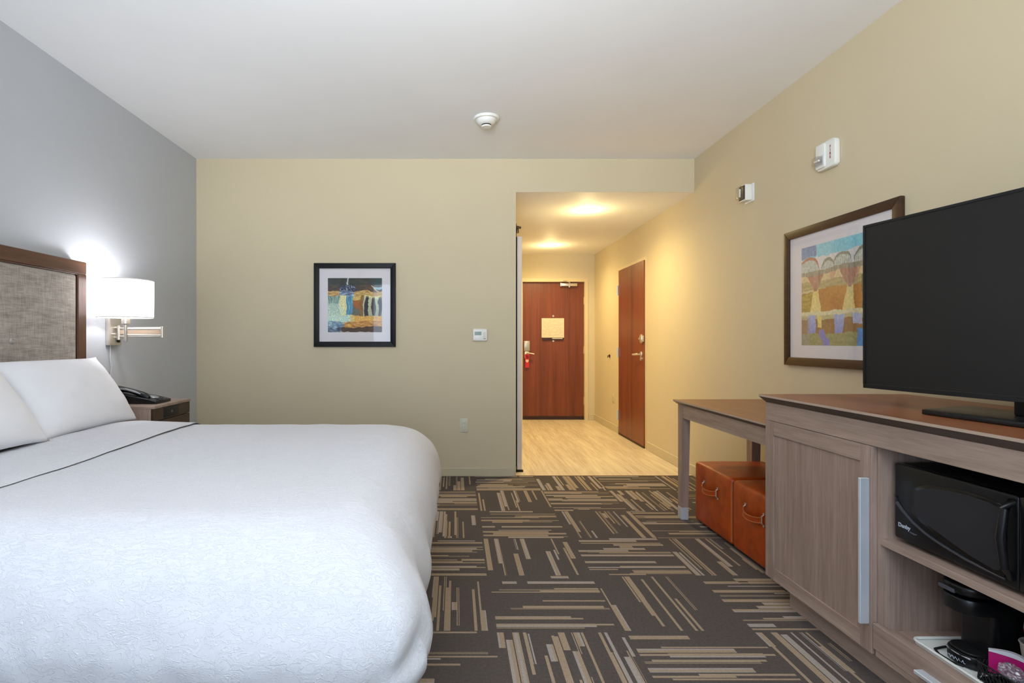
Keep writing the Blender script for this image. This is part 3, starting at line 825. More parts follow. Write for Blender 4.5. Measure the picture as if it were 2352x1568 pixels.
tag(p1, 'white bed pillow leaning on the headboard, next to the nightstand', 'pillow', 'white pillows on the bed')
p2 = p1.copy(); C.objects.link(p2); p2.location = (-1.905, 2.01, .892); p2.rotation_euler = (0, math.radians(-36), 0)
p2['label'] = 'white bed pillow at the left edge of the photo, overlapping the next pillow'
p3 = pillow('pillow', .66, .31, .05, 5.0); p3.location = (-2.112, 2.852, .872); p3.rotation_euler = (0, math.radians(-5), 0)
tag(p3, 'rear white pillow of which one corner shows behind the front pillow', 'pillow', 'white pillows on the bed')

# ------------------------------------------------------------------ nightstand
NX, NY0, NY1, NZ = -1.800, 3.235, 3.675, .767
t = thing('nightstand', 'brown wooden nightstand with a drawer in the corner beside the bed', 'nightstand', (WL+.21, 3.455, 0))
b = box((WL+.004, NY0, .0), (NX-.0185, NY0+.018, NZ-.018), .001, 1); obj('side_panel', b, M['wz'], t)
obj('side_panel', box((WL+.004, NY1-.018, .0), (NX-.0185, NY1, NZ-.018), .001, 1), M['wz'], t)
obj('top', box((WL+.002, NY0-.001, NZ-.018), (NX+.004, NY1+.001, NZ), .002, 1), M['wx'], t)
obj('back_panel', box((WL+.004, NY0+.018, .05), (WL+.012, NY1-.018, NZ-.018)), M['nsdark'], t, False)
obj('face_rail', box((NX-.018, NY0+.001, .675), (NX-.001, NY1-.001, NZ-.0185), .001, 1), M['nsdark'], t)
po = obj('power_outlet', box((NX-.007, 3.345, .682), (NX+.003, 3.525, .742), .003, 2), M['blackmatte'], t)
for ys in (3.43, 3.442): obj('socket_slot', box((NX+.0028, ys, .705), (NX+.0038, ys+.003, .72)), M['silverpaint'], po, False)
dr = obj('drawer', box((NX-.018, NY0+.001, .430), (NX-.001, NY1-.001, .671), .002, 1), M['nsdark'], t)
obj('drawer_handle', box((NX-.002, 3.36, .60), (NX+.020, 3.55, .612), .003, 1), M['steel'], dr)
obj('shelf', box((WL+.012, NY0+.018, .10), (NX-.01, NY1-.018, .118), .001, 1), M['wy'], t)

# telephone (set runs from the wall towards the room)
t = thing('telephone', 'black corded desk telephone with handset on the nightstand', 'telephone', (-2.0, 3.40, NZ))
zt = NZ
bp = [(-2.150, zt), (-1.845, zt), (-1.842, zt+.018), (-1.90, zt+.032), (-2.145, zt+.078), (-2.158, zt+.06)]
obj('base', add_prism(bmesh.new(), bp, 'y', 3.335, 3.515, .006, 3), M['black'], t)
hs = bmesh.new()
add_tube(hs, [(-2.135+i*.0245, 3.385, zt+.088+.018*math.sin(PI*i/9)-.0062*i) for i in range(10)], [.019, .023, .020, .016, .015, .015, .016, .020, .022, .017], 14)
ho = obj('handset', hs, M['black'], t)
ha = add_tube(bmesh.new(), [(-2.085, 3.362, zt+.092), (-2.04, 3.360, zt+.088), (-1.99, 3.362, zt+.074), (-1.955, 3.364, zt+.060)], [.004, .007, .007, .003], 8)
obj('handset_trim', ha, M['silverpaint'], ho)
kp = add_lathe(bmesh.new(), [(0, 0), (.030, 0), (.028, .004), (0, .004)], (0, 0, 0), n=24)
for v in kp.verts: v.co = Matrix.Rotation(math.radians(12), 4, 'Y') @ v.co; v.co += Vector((-1.905, 3.425, zt+.036))
obj('keypad_ring', kp, M['silverpaint'], t)
kb = bmesh.new()
for i in range(3):
    for j in range(3): add_box(kb, (-1.868+.0*i+.011*i-.004, 3.39+j*.022, zt+.028-.003*i), (-1.868+.011*i+.004, 3.402+j*.022, zt+.032-.003*i), .001, 1)
obj('keys', kb, plain('grey_phone_keys', (70, 72, 76), 0.5), t)

# ------------------------------------------------------------------ wall lamp
t = thing('wall_lamp', 'brushed nickel swing-arm wall lamp with lit white drum shade', 'lamp', (WL, 3.50, 1.13))
obj('back_plate', box((WL, 3.440, 1.128), (WL+.030, 3.560, 1.315), .004), M['chrome'], t)
SX, SY = -2.028, 3.335     # socket axis
pv = add_tube(bmesh.new(), [(-2.165, 3.49, 1.165), (-2.165, 3.49, 1.255)], .011, 14)
for z in (1.178, 1.242): add_tube(pv, [(WL+.03, 3.49, z), (-2.165, 3.49, z)], .007)
add_tube(pv, [(WL+.03, 3.46, 1.20), (WL+.055, 3.46, 1.20)], .006)
obj('pivot', pv, M['chrome'], t)
EXx, EXy = -1.838, 3.40
ar = bmesh.new()
for z in (1.186, 1.238): add_tube(ar, [(-2.165, 3.49, z), (EXx, EXy, z)], .0055)
obj('arm', ar, M['chrome'], t)
ar = bmesh.new()
for z in (1.193, 1.231): add_tube(ar, [(EXx, EXy, z), (SX, SY, z)], .0055)
cp_ = add_prism(bmesh.new(), [(EXx-.004, EXy+.004), (EXx-.002, EXy-.004), (-2.16, 3.486), (-2.162, 3.494)], 'z', 1.200, 1.226)
obj('arm', ar, M['chrome'], t); obj('cord_cover', cp_, plain('tan_metal', (190, 166, 142), 0.4, 0.3), t, False)
obj('elbow', add_lathe(bmesh.new(), [(0, 1.178), (.011, 1.178), (.011, 1.248), (0, 1.248)], (EXx, EXy, 0), n=16), M['chrome'], t)
so = add_lathe(bmesh.new(), [(0, 1.150), (.006, 1.150), (.010, 1.158), (.011, 1.255), (.024, 1.262), (.024, 1.320), (.016, 1.330), (0, 1.330)], (SX, SY, 0), n=20)
obj('socket', so, M['chrome'], t)
obj('switch_knob', add_lathe(bmesh.new(), [(0, 0), (.009, 0), (.009, .012), (0, .012)], (WL+.030, 3.52, 1.155), 'x', 14), M['black'], t)
bz0, bz1, br = 1.300, 1.527, .152
sh = bmesh.new(); n = 64
add_lathe(sh, [(br, bz0), (br+.001, bz1)], (SX, SY, 0), n=n)
shd = obj('lamp_shade', sh, M['shade'], t)
for z in (bz0, bz1): obj('shade_rim', add_tube(bmesh.new(), [(SX+br*math.cos(2*PI*i/48), SY+br*math.sin(2*PI*i/48), z) for i in range(48)], .003, 6, True), M['white'], t)
sp = bmesh.new()
for i in range(3):
    a = 2*PI*i/3+.4; add_tube(sp, [(SX, SY, 1.335), (SX+br*math.cos(a), SY+br*math.sin(a), 1.335)], .002, 6)
obj('shade_spider', sp, M['chrome'], t)
obj('bulb', add_lathe(bmesh.new(), [(0, 1.33), (.013, 1.335), (.024, 1.37), (.030, 1.40), (.026, 1.43), (.012, 1.448), (0, 1.45)], (SX, SY, 0), n=20), M['bulb'], t)
l = bpy.data.lights.new('lamp_glow', 'POINT'); l.energy = 8.0; l.color = (0.97, 0.95, 1.0); l.shadow_soft_size = .035
o = bpy.data.objects.new('lamp_glow', l); C.objects.link(o); o.parent = t; o.location = (SX-WL, SY-3.50+.0, 1.475-1.13)
cd = add_tube(bmesh.new(), [(WL+.010, 3.475, 1.128), (WL+.008, 3.474, 1.05), (WL+.012, 3.482, .99), (WL+.008, 3.478, .93), (WL+.008, 3.466, .85), (WL+.008, 3.462, .77)], .0035, 6)
obj('power_cord', cd, plain('clear_cord', (206, 206, 210), 0.3), t)

# ------------------------------------------------------------------ desk
DZ = .771
t = thing('desk', 'brown laminate desk with tapered legs against the right wall', 'desk', (1.745, 3.0, 0))
def slab(x0, x1, y0, y1, zt, th, over):
    """tabletop with an undercut bevelled edge"""
    bm = bmesh.new()
    T = [(x0, y0), (x1, y0), (x1, y1), (x0, y1)]
    o_ = over
    Bt = [(x0+o_, y0), (x1, y0), (x1, y1-o_), (x0+o_, y1-o_)]
    a = [bm.verts.new((x, y, zt)) for x, y in T]; b_ = [bm.verts.new((x, y, zt-.009)) for x, y in T]; c_ = [bm.verts.new((x, y, zt-th)) for x, y in Bt]
    f1 = bm.faces.new(a); fs = []
    for i in range(4):
        j = (i+1) % 4
        f2 = bm.faces.new((a[i], a[j], b_[j], b_[i])); f3 = bm.faces.new((b_[i], b_[j], c_[j], c_[i])); f3.material_index = 1; f2.material_index = 2
    f4 = bm.faces.new(c_[::-1]); f4.material_index = 1
    bmesh.ops.recalc_face_normals(bm, faces=bm.faces[:])
    return bm
M['toprim'] = plain('laminate_top_rim', (176, 154, 136), 0.35)
obj('tabletop', slab(1.438, 2.045, 2.462, 3.585, DZ, .028, .024), [M['top'], M['edge'], M['toprim']], t, False)
def leg(xa, xb, ya, yb, foot_in):
    bm = bmesh.new()
    bot = [(xa, ya+foot_in), (xb-foot_in, ya+foot_in), (xb-foot_in, yb), (xa, yb)]
    top_ = [(xa, ya), (xb, ya), (xb, yb), (xa, yb)]
    A = [bm.verts.new((x, y, .075)) for x, y in bot]; B = [bm.verts.new((x, y, DZ-.120)) for x, y in top_]; D_ = [bm.verts.new((x, y, DZ-.028)) for x, y in top_]
    bm.faces.new(A[::-1]); bm.faces.new(D_)
    for P_, Q_ in ((A, B), (B, D_)):
        for i in range(4): bm.faces.new((P_[i], P_[(i+1) % 4], Q_[(i+1) % 4], Q_[i]))
    bmesh.ops.recalc_face_normals(bm, faces=bm.faces[:])
    o = obj('leg', bm, M['wz'], t, False)
    c_ = obj('leg_cap', box((xa-.001, ya+foot_in-.001, 0), (xb-foot_in+.001, yb+.001, .080), .002, 1), M['steel'], o)
leg(1.462, 1.514, 3.495, 3.560, .008)
leg(1.913, 1.972, 3.495, 3.560, .008)
leg(1.972, 2.030, 2.475, 2.535, .008)
leg(1.905, 1.965, 3.080, 3.145, .006) if False else None
ap = box((1.466, 2.535, DZ-.112), (1.486, 3.495, DZ-.028)); obj('apron', ap, M['wy'], t, False)
obj('apron', box((1.514, 3.535, DZ-.112), (1.972, 3.555, DZ-.028)), M['wx'], t, False)
obj('apron', box((1.514, 2.480, DZ-.112), (1.972, 2.500, DZ-.028)), M['wx'], t, False)
obj('apron', box((2.006, 2.535, DZ-.112), (2.026, 3.495, DZ-.028)), M['wy'], t, False)

# ------------------------------------------------------------------ ottomans
def ottoman(y0, y1, label):
    x0, x1, zt = 1.540, 1.985, .385
    t = thing('ottoman', label, 'ottoman', ((x0+x1)/2, (y0+y1)/2, 0), 'leather cube ottomans under the desk')
    bd = box((x0, y0, .012), (x1, y1, zt), .022, 5)
    bmesh.ops.subdivide_edges(bd, edges=[e for e in bd.edges if e.calc_length() > .2], cuts=14, use_grid_fill=True)
    cx_, cy_ = (x0+x1)/2, (y0+y1)/2
    for v in bd.verts:
        qx = (v.co.x-cx_)/(x1-x0)*2; qy = (v.co.y-cy_)/(y1-y0)*2; qz = (v.co.z-.2)/.19
        if v.co.z > zt-.03: v.co.z += .012*(1-qx*qx)*(1-qy*qy)
        if v.co.x < x0+.02:
            v.co.x -= .007*max(0, 1-qy*qy)*max(0, 1-qz*qz)
            for hy in (-.085, .085):   # tufts where the pull handle is sewn in
                for hz in (.285, .235): v.co.x += .010*math.exp(-(((v.co.y-cy_-hy)/.022)**2+((v.co.z-hz)/.022)**2))
    obj('cushioned_body', bd, M['leather'], t, angle=60)
    obj('foot_pad', box((x0+.03, y0+.03, 0), (x1-.03, y1-.03, .014)), M['blackgap'], t, False)
    pp = bmesh.new()
    add_tube(pp, [(x0-.001+.010, y0+.006, .03), (x0+.007, y0+.004, .2), (x0+.009, y0+.006, zt-.022)], .006, 8)
    obj('piping', pp, M['leatherseam'], t)
    h = bmesh.new()
    Z0 = .262
    pts = []
    for i in range(13):
        q = i/12; a = cy_+.085-q*.17
        pts.append((x0-.012-.026*math.sin(PI*q)**.7, a, Z0-.012*math.sin(PI*q)**.7))
    th = bmesh.new(); A = None
    for (x, y, z) in pts:
        r_ = [th.verts.new((x-.003, y, z+.014)), th.verts.new((x-.003, y, z-.014)), th.verts.new((x+.003, y, z-.014)), th.verts.new((x+.003, y, z+.014))]
        if A:
            for i in range(4): th.faces.new((A[i], A[(i+1) % 4], r_[(i+1) % 4], r_[i]))
        else: th.faces.new(r_)
        A = r_
    th.faces.new(A[::-1]); bmesh.ops.recalc_face_normals(th, faces=th.faces[:])
    ho = obj('pull_handle', th, M['leather'], t)
    for dz in (.013, -.013): obj('strap_highlight', add_tube(bmesh.new(), [(x-.003, y, z+dz) for x, y, z in pts], .0028, 6), M['leatherseam'], ho)  # lighter tubes stand in for highlight lines along the strap
    for sgn in (-1, 1):
        rg = bmesh.new(); yy = cy_+sgn*.085
        add_tube(rg, [(x0-.004, yy, Z0+.026), (x0-.014, yy, Z0+.018), (x0-.014, yy, Z0-.018), (x0-.004, yy, Z0-.026)], .0035, 8)
        for dz in (.030, -.030): add_lathe(rg, [(0, 0), (.007, .0), (.005, .006), (0, .007)], (x0-.006, yy, Z0+dz), 'x', 12)
        obj('handle_ring', rg, M['chrome'], ho)
    return t
o1 = ottoman(3.030, 3.490, 'cognac leather cube ottoman under the desk, the one nearer the hall')
ottoman(2.555, 3.015, 'cognac leather cube ottoman half hidden behind the cabinet')

# ------------------------------------------------------------------ TV cabinet
CY0, CY1, CZ = .90, 2.448, .913
CF, CR = 1.419, 2.040      # carcass front, back
t = thing('media_cabinet', 'brown laminate cabinet with shelves holding the microwave, below the television', 'cabinet', (1.72, 1.70, 0))
obj('top', slab(1.380, 2.046, CY0-.02, CY1+.018, CZ, .034, .022), [M['top'], M['edge'], M['toprim']], t, False)
obj('side_panel', box((CF, CY1-.020, .101), (CR, CY1, CZ-.034)), M['wz'], t, False)
obj('side_panel', box((CF, CY0, .101), (CR, CY0+.02, CZ-.034)), M['wz'], t, False)
obj('back_panel', box((CR-.008, CY0+.02, .101), (CR, CY1-.02, CZ-.034)), M['wz'], t, False)
obj('divider', box((CF, 1.812, .125), (CR-.008, 1.832, .80)), M['wz'], t, False)
obj('divider', box((CF, 1.235, .125), (CR-.008, 1.255, .80)), M['wz'], t, False)
obj('top_rail', box((1.400, CY0, .801), (CF, CY1, CZ-.034), .001, 1), M['wy'], t)
obj('upper_deck', box((CF, CY0+.02, .80), (CR-.008, CY1-.02, .816)), M['wy'], t, False)
obj('bottom_panel', box((CF, CY0+.02, .101), (CR-.008, CY1-.02, .124)), M['wy'], t, False)
sh_ = obj('shelf', box((1.421, 1.255, .472), (CR-.008, 1.812, .494), .001, 1), M['wy'], t)
obj('lower_shelf', box((CF+.001, 1.255, .166), (CR-.008, 1.812, .184)), M['wy'], t, False)
obj('toe_kick', box((1.454, CY0+.05, 0), (1.99, 2.357, .101)), M['wy'], t, False)
obj('bottom_rail', box((1.404, 1.255, .101), (CF, 1.812, .122), .001, 1), M['wy'], t)
# shaker door
dx = 1.400
dr = obj('door', box((dx+.006, 1.823+.052, .101+.05), (CF-.001, 2.448-.058, .799-.055)), M['wz'], t, False)
obj('door_stile', box((dx, 2.388, .101), (CF-.001, 2.448, .799), .001, 1), M['wz'], dr)
obj('door_stile', box((dx, 1.823, .101), (CF-.001, 1.876, .799), .001, 1), M['wz'], dr)
obj('door_rail', box((dx, 1.877, .739), (CF-.001, 2.387, .799), .001, 1), M['wy'], dr)
obj('door_rail', box((dx, 1.877, .101), (CF-.001, 2.387, .155), .001, 1), M['wy'], dr)
hd = box((1.368, 1.832, .197), (dx, 1.844, .690), .002, 1)
obj('door_handle', hd, M['steel'], dr)['label'] = 'long brushed steel edge pull'
dr2 = obj('door', box((dx+.006, CY0+.05, .151), (CF-.001, 1.19, .744)), M['wz'], t, False)
for a, b_ in (((dx, CY0, .101), (CF-.001, CY0+.055, .799)), ((dx, 1.185, .101), (CF-.001, 1.238, .799))): obj('door_stile', box(a, b_, .001, 1), M['wz'], dr2)
for z in (.101, .744): obj('door_rail', box((dx, CY0+.056, z), (CF-.001, 1.184, z+.055), .001, 1), M['wy'], dr2)
dw = obj('drawer', box((dx, 1.245, .124), (CF-.001, 1.819, .208), .001, 1), M['wy'], t)
obj('drawer_handle', box((1.372, 1.40, .158), (dx, 1.625, .170), .002, 1), M['steel'], dw)

# ------------------------------------------------------------------ television
tv = Vector((.139, -.990, 0)).normalized(); nv = Vector((-.990, -.139, 0)).normalized()
F0 = Vector((1.586, 2.11, 0))
def tvbox(a0, a1, d0, d1, z0, z1, bevel=0.0, seg=2):
    bm = box((a0, d0, z0), (a1, d1, z1), bevel, seg)
    for v in bm.verts: v.co = F0 + tv*v.co.x - nv*v.co.y + Vector((0, 0, v.co.z))
    bmesh.ops.recalc_face_normals(bm, faces=bm.faces[:])
    return bm
TZ0, TZ1, TW = .972, 1.602, 1.10
t = thing('television', 'large black flat screen television on a stand on the cabinet', 'television', (1.66, 1.56, CZ))
fr = tvbox(0, TW, 0, .022, TZ0, TZ0+.016, .001, 1)
for bx in ((0, TW, 0, .022, TZ1-.009, TZ1), (0, .009, 0, .022, TZ0+.016, TZ1-.009), (TW-.009, TW, 0, .022, TZ0+.016, TZ1-.009)):
    b_ = tvbox(*bx); me = bpy.data.meshes.new('q'); b_.to_mesh(me); fr.from_mesh(me); b_.free()
obj('bezel', fr, M['black'], t, False)
obj('screen', tvbox(.009, TW-.009, .003, .020, TZ0+.016, TZ1-.009), M['screen'], t, False)
obj('rear_housing', tvbox(.10, TW-.10, .022, .065, TZ0+.03, TZ1-.16, .012, 3), M['blackmatte'], t)
nk = tvbox(TW/2-.06, TW/2+.06, .022, .045, CZ+.016, TZ0+.10, .004)
obj('stand_neck', nk, M['black'], t)
bpts = [(1.528, 1.775), (1.56, 1.80), (1.757, 1.875), (1.79, 1.87), (1.835, 1.31), (1.575, 1.30)]
obj('stand_base', add_prism(bmesh.new(), bpts, 'z', CZ+.001, CZ+.016, .002, 2), M['black'], t)

# ------------------------------------------------------------------ microwave
mx = 1.452
t = thing('microwave', 'black countertop microwave on the cabinet shelf', 'microwave', (1.65, 1.55, .494))
obj('casing', box((mx+.022, 1.306, .508), (1.84, 1.792, .752), .006), M['blackmatte'], t)
for x in (1.50, 1.80):
    for y in (1.35, 1.75): obj('foot', add_lathe(bmesh.new(), [(0, .494), (.014, .494), (.014, .509), (0, .509)], (x, y, 0), n=12), M['blackgap'], t)
dr = obj('door', add_prism(bmesh.new(), rrect(1.398, 1.792, .508, .752, .008), 'x', mx, mx+.022, .004, 3), M['black'], t)
win = [(1.71, .610), (1.71, .674), (1.69, .690), (1.66, .701), (1.624, .708), (1.58, .714), (1.529, .717), (1.47, .714), (1.442, .708), (1.438, .69), (1.438, .56), (1.442, .542), (1.458, .538), (1.529, .550), (1.607, .572), (1.676, .594)]
def scale_pts(P, k, kz): 
    cy_ = sum(p[0] for p in P)/len(P); cz_ = sum(p[1] for p in P)/len(P)
    return [(cy_+(p[0]-cy_)*k, cz_+(p[1]-cz_)*kz) for p in P]
obj('window_surround', add_prism(bmesh.new(), scale_pts(win, 1.09, 1.14), 'x', mx-.003, mx+.002, .002, 2), plain('gloss_black', (6, 6, 9), 0.12), dr)
obj('window', add_prism(bmesh.new(), win, 'x', mx-.0045, mx-.002), plain('dark_window_mesh', (38, 38, 42), 0.4), dr, False)
rd = [(1.784, .648), (1.782, .625), (1.765, .610), (1.752, .600), (1.72, .579), (1.676, .560), (1.640, .550), (1.591, .540), (1.540, .532), (1.48, .527), (1.43, .524)]
obj('accent_ridge', add_tube(bmesh.new(), [(mx-.001, y, z) for y, z in rd], [.006, .006, .0055, .005, .0045, .004, .004, .004, .004, .0035, .003], 8), plain('charcoal_trim', (52, 52, 58), 0.35), dr)
hd = add_tube(bmesh.new(), [(mx, 1.412, .735), (mx-.022, 1.412, .715), (mx-.030, 1.414, .64), (mx-.022, 1.412, .56), (mx, 1.412, .535)], [.010, .010, .011, .010, .010], 12)
obj('door_handle', hd, M['black'], dr)
M['logo'] = plain('silver_print', (176, 186, 196), 0.4)
text('brand_lettering', 'Danby', .018, M['logo'], dr, (mx-.0008, 1.753, .5535), (0, -1, 0), (0, 0, 1), bold=.0005)
text('model_lettering', 'Designer', .007, plain('grey_logo_print', (110, 110, 124), 0.4), dr, (mx-.0008, 1.718, .5425), (0, -1, 0), (0, 0, 1), shear=.2)
cpn = obj('control_panel', add_prism(bmesh.new(), rrect(1.306, 1.396, .508, .752, .006), 'x', mx, mx+.022, .003, 2), M['black'], t)
kb = bmesh.new()
for r in range(6):
    for c_ in range(3): add_box(kb, (mx-.0015, 1.325+c_*.020, .530+r*.022), (mx+.001, 1.340+c_*.020, .544+r*.022), .001, 1)
obj('keypad', kb, plain('grey_keys', (120, 122, 126), 0.5), cpn)
obj('clock_display', box((mx-.001, 1.322, .690), (mx+.001, 1.382, .722)), plain('dark_display', (14, 30, 28), 0.2), cpn, False)

# ------------------------------------------------------------------ coffee tray and what is on it
TRZ = .184
t = thing('serving_tray', 'white rectangular tray on the lower cabinet shelf', 'tray', (1.65, 1.52, TRZ))
tb = add_prism(bmesh.new(), rrect(1.475, 1.83, 1.275, 1.752, .02), 'z', TRZ, TRZ+.005)
obj('tray_bottom', tb, M['white'], t)
rim = add_tube(bmesh.new(), [(x, y, TRZ+.010) for x, y in rrect(1.475, 1.83, 1.275, 1.752, .02)], .0045, 8, True)
obj('tray_rim', rim, M['white'], t)
TZ = TRZ+.006
t = thing('coffee_maker', 'black single-cup coffee maker standing on the white tray', 'coffee maker', (1.60, 1.62, TZ))
def ell(cx_, cy_, rx, ry, n=28, flat=1.0):
    return [(cx_+rx*math.copysign(abs(math.cos(2*PI*i/n))**flat, math.cos(2*PI*i/n)), cy_+ry*math.copysign(abs(math.sin(2*PI*i/n))**flat, math.sin(2*PI*i/n))) for i in range(n)]
obj('base', add_prism(bmesh.new(), ell(1.585, 1.625, .088, .060, 32, .75), 'z', TZ, TZ+.038, .005, 2), M['black'], t)
obj('drip_tray', add_prism(bmesh.new(), ell(1.545, 1.625, .042, .047, 28, .8), 'z', TZ+.038, TZ+.044, .002, 1), M['blackmatte'], t)
rimm = add_tube(bmesh.new(), [(1.4985+.0015*abs(i-4)**1.6*.6, 1.585+i*.010, TZ+.031) for i in range(9)], .0025, 6)
obj('silver_accent', rimm, M['silverpaint'], t)
obj('column', add_prism(bmesh.new(), rrect(1.556, 1.690, 1.570, 1.680, .02), 'z', TZ+.036, TZ+.170, .003, 1), M['black'], t)
hb = add_prism(bmesh.new(), ell(1.585, 1.625, .102, .060, 36, .7), 'z', TZ+.160, TZ+.205, .006, 2)
obj('brew_head', hb, M['black'], t)
lid = add_prism(bmesh.new(), ell(1.588, 1.625, .104, .062, 36, .7), 'z', TZ+.210, TZ+.245, .012, 3)
obj('lid', lid, M['black'], t)
obj('lid_latch', box((1.481, 1.612, TZ+.212), (1.492, 1.665, TZ+.226), .004), plain('grey_latch', (86, 88, 98), 0.35), t)
cv = add_lathe(bmesh.new(), [(.0, TZ+.045), (.030, TZ+.045), (.036, TZ+.06), (.034, TZ+.09), (.030, TZ+.10)], (1.545, 1.632, 0), n=24)
obj('power_cord', add_tube(bmesh.new(), [(1.50, 1.60, TZ+.004), (1.485, 1.62, TZ+.004), (1.482, 1.66, TZ+.004), (1.495, 1.69, TZ+.004), (1.53, 1.70, TZ+.004), (1.60, 1.71, TZ+.005)], .0035, 6), M['blackgap'], t)
cv.free()
# emblem script on the base front, illegible squiggle in silver
eb = add_tube(bmesh.new(), [(1.4955+.00002*i*i, 1.655-.0035*i, TZ+.014+.005*math.sin(i*2.2)) for i in range(18)], .0011, 5)
obj('emblem_script', eb, M['logo'], t)

# wire condiment basket
bx0, bx1, by0, by1 = 1.484, 1.574, 1.380, 1.553
t = thing('condiment_basket', 'small black wire basket on the white tray in front of the coffee maker', 'basket', (1.53, 1.465, TZ))
wr = bmesh.new()
for z in (TZ+.004, TZ+.030, TZ+.055):
    g_ = .0 if z > TZ+.05 else .006
    add_tube(wr, [(x, y, z) for x, y in rrect(bx0+g_, bx1-g_, by0+g_, by1-g_, .02)], .0022, 6, True)
obj('rim_wires', wr, M['blackmatte'], t)
ms = bmesh.new()
per = rrect(bx0, bx1, by0, by1, .02, 4); L_ = []
for i in range(len(per)):
    a = Vector(per[i]); b_ = Vector(per[(i+1) % len(per)]); m = max(1, int((b_-a).length/.012))
    for j in range(m): L_.append(a+(b_-a)*(j/m))
for i, p in enumerate(L_):
    q = L_[(i+2) % len(L_)]
    add_tube(ms, [(p.x, p.y, TZ+.003), (q.x, q.y, TZ+.055)], .0010, 5); add_tube(ms, [(q.x, q.y, TZ+.003), (p.x, p.y, TZ+.055)], .0010, 5)
obj('mesh_sides', ms, M['blackmatte'], t)
obj('basket_bottom', box((bx0+.008, by0+.008, TZ+.001), (bx1-.008, by1-.008, TZ+.004)), M['blackmatte'], t, False)

# pink packet, standing in the basket
def curved_sheet(pts, z0, z1, th_, wav=0.0):
    bm = bmesh.new(); rows = []
    m = 8
    for j in range(m+1):
        z = z0+(z1-z0)*j/m
        rows.append([bm.verts.new((x+wav*math.sin(y*90+j), y, z+.008*math.sin(PI*k_/(len(pts)-1))*j/m)) for k_, (x, y) in enumerate(pts)])
    for j in range(m):
        for i in range(len(pts)-1): bm.faces.new((rows[j][i], rows[j][i+1], rows[j+1][i+1], rows[j+1][i]))
    bmesh.ops.recalc_face_normals(bm, faces=bm.faces[:])
    bmesh.ops.solidify(bm, geom=bm.faces[:], thickness=th_)
    return bm
pk = [(1.512+.045*i/14+.012*math.sin(PI*i/14), 1.538-.075*i/14) for i in range(15)]
t = thing('coffee_packet', 'bright pink coffee packet standing in the wire basket', 'packet', (1.54, 1.50, TZ+.03))
obj('packet_body', curved_sheet(pk, TZ+.030, TZ+.088, .010), plain('magenta_foil', (186, 22, 110), 0.3), t)
obj('packet_top', curved_sheet(pk, TZ+.0885, TZ+.093, .012), plain('white_foil', (222, 222, 230), 0.35), t)
# clear wrapped cups
k = NT('crinkled_clear_wrap')
tr = k.node('ShaderNodeBsdfTransparent'); tr.inputs[0].default_value = (.9, .9, .92, 1); gl = k.node('ShaderNodeBsdfGlossy'); gl.inputs['Roughness'].default_value = .18; df = k.node('ShaderNodeBsdfDiffuse'); df.inputs[0].default_value = (.75, .76, .82, 1)
m1 = k.node('ShaderNodeMixShader'); m1.inputs[0].default_value = .45; m2 = k.node('ShaderNodeMixShader'); m2.inputs[0].default_value = .30
k.l.new(gl.outputs[0], m1.inputs[1]); k.l.new(df.outputs[0], m1.inputs[2]); k.l.new(tr.outputs[0], m2.inputs[1]); k.l.new(m1.outputs[0], m2.inputs[2]); k.l.new(m2.outputs[0], k.out.inputs[0])
M['wrap'] = k.m
def blob(c, r, amp, seed, sub=4):
    bm = bmesh.new(); bmesh.ops.create_icosphere(bm, subdivisions=sub, radius=1)
    for v in bm.verts:
        d = v.co.normalized(); a = 1+amp*noise.noise(d*2.2+Vector((seed, 0, 0)))+amp*.6*noise.noise(d*6+Vector((0, seed, 0)))
        v.co = Vector((c[0]+d.x*r[0]*a, c[1]+d.y*r[1]*a, c[2]+d.z*r[2]*a))
    return bm
w_ = obj('wrapped_bundle', blob((1.518, 1.478, TZ+.058), (.020, .030, .020), .35, 2.0), M['wrap'], None, angle=25, base=(1.518, 1.478, TZ+.04))
tag(w_, 'clear plastic wrapped bundle in the basket in front of the pink packet', 'packet')
kk = NT('patterned_paper_bag'); vo = kk.node('ShaderNodeTexVoronoi'); kk.l.new(kk.coords(), vo.inputs['Vector']); vo.inputs['Scale'].default_value = 170
kk.put(kk.b.inputs['Base Color'], kk.ramp(vo.outputs['Distance'], [(.28, lin((206, 216, 226))), (.5, lin((70, 88, 106)))])); kk.b.inputs['Roughness'].default_value = .4
w_ = obj('tea_bag_packet', blob((1.518, 1.424, TZ+.034), (.021, .034, .024), .22, 7.0), kk.m, None, angle=40, base=(1.518, 1.424, TZ+.008))
tag(w_, 'blue and white speckled packet at the near end of the wire basket', 'packet')
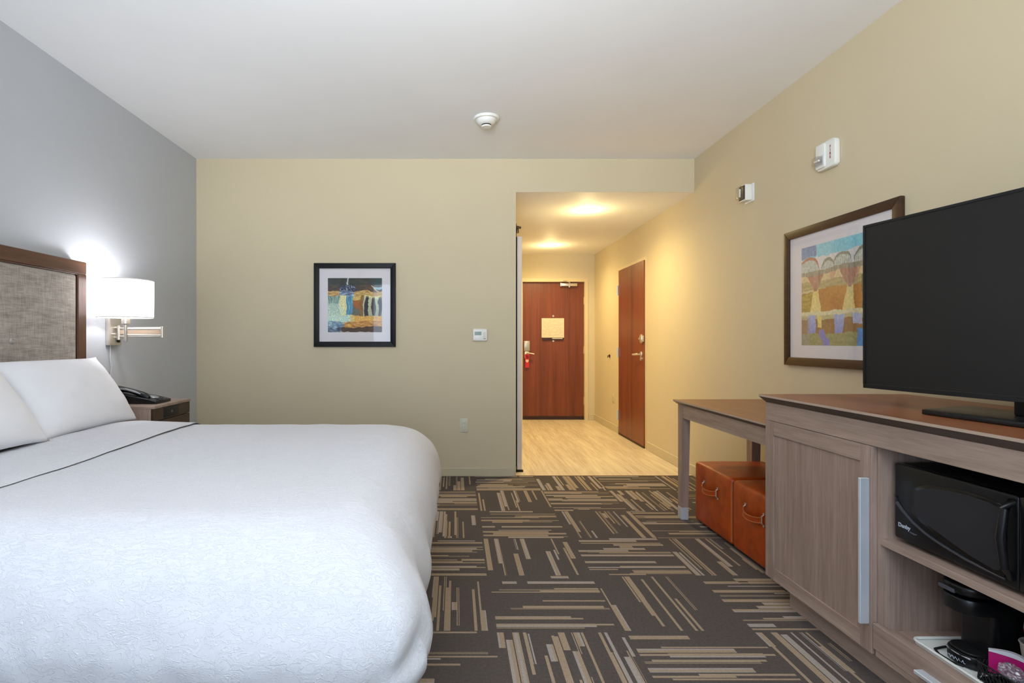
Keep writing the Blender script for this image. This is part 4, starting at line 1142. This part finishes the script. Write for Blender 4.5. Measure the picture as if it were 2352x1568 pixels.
w_ = obj('cup_lid', add_lathe(bmesh.new(), [(0, TZ+.080), (.038, TZ+.078), (.042, TZ+.070), (.043, TZ+.075), (.040, TZ+.083), (.030, TZ+.086), (0, TZ+.086)], (1.560, 1.425, -.012), n=32), M['black'], None, base=(1.560, 1.425, TZ+.06))
tag(w_, 'black plastic cup lid beside the beige cup', 'lid')
t = thing('drinking_cup', 'beige cup with a rolled rim at the right edge of the tray', 'cup', (1.622, 1.500, TZ))
cb = add_lathe(bmesh.new(), [(0, TZ), (.030, TZ), (.034, TZ+.05), (.040, TZ+.090), (.043, TZ+.118), (.040, TZ+.118), (.036, TZ+.09), (.030, TZ+.01), (0, TZ+.008)], (1.622, 1.500, 0), n=40)
obj('cup_body', cb, plain('beige_paper', (206, 196, 184), 0.5), t)
obj('cup_rim', add_tube(bmesh.new(), [(1.622+.0425*math.cos(2*PI*i/36), 1.500+.0425*math.sin(2*PI*i/36), TZ+.118) for i in range(36)], .0028, 6, True), plain('beige_rim', (216, 206, 196), 0.5), t)
t = thing('stir_stick_packet', 'red packet with a clear top standing in the beige cup', 'packet', (1.61, 1.51, TZ+.012))
obj('packet_body', add_tube(bmesh.new(), [(1.615, 1.505, TZ+.018), (1.606, 1.520, TZ+.155)], [.009, .010], 10), plain('deep_red_plastic', (150, 20, 40), 0.35), t)
obj('packet_cap', add_tube(bmesh.new(), [(1.606, 1.520, TZ+.1555), (1.605, 1.522, TZ+.173)], [.010, .006], 10), M['silverpaint'], t)

# ------------------------------------------------------------------ hanger on the entry door handle
t = thing('door_hanger', 'red card hanger on the entry door handle', 'door hanger', (1.058, 8.0, .90))
hg = [(1.025, .970), (1.094, .970), (1.094, .91), (1.085, .885), (1.088, .770), (1.030, .770), (1.033, .885), (1.025, .91)]
yy = YE+.045-.022
obj('card', add_prism(bmesh.new(), hg, 'y', yy-.002, yy), M['red'], t, False)
obj('printed_drop', add_prism(bmesh.new(), ell(1.060, .925, .018, .030, 20), 'y', yy-.003, yy-.0018), M['darkred'], t, False)
obj('pale_band', add_prism(bmesh.new(), [(1.036, .888), (1.082, .888), (1.080, .862), (1.060, .845), (1.038, .862)], 'y', yy-.003, yy-.0018), plain('pale_pink_print', (246, 190, 176), 0.5), t, False)
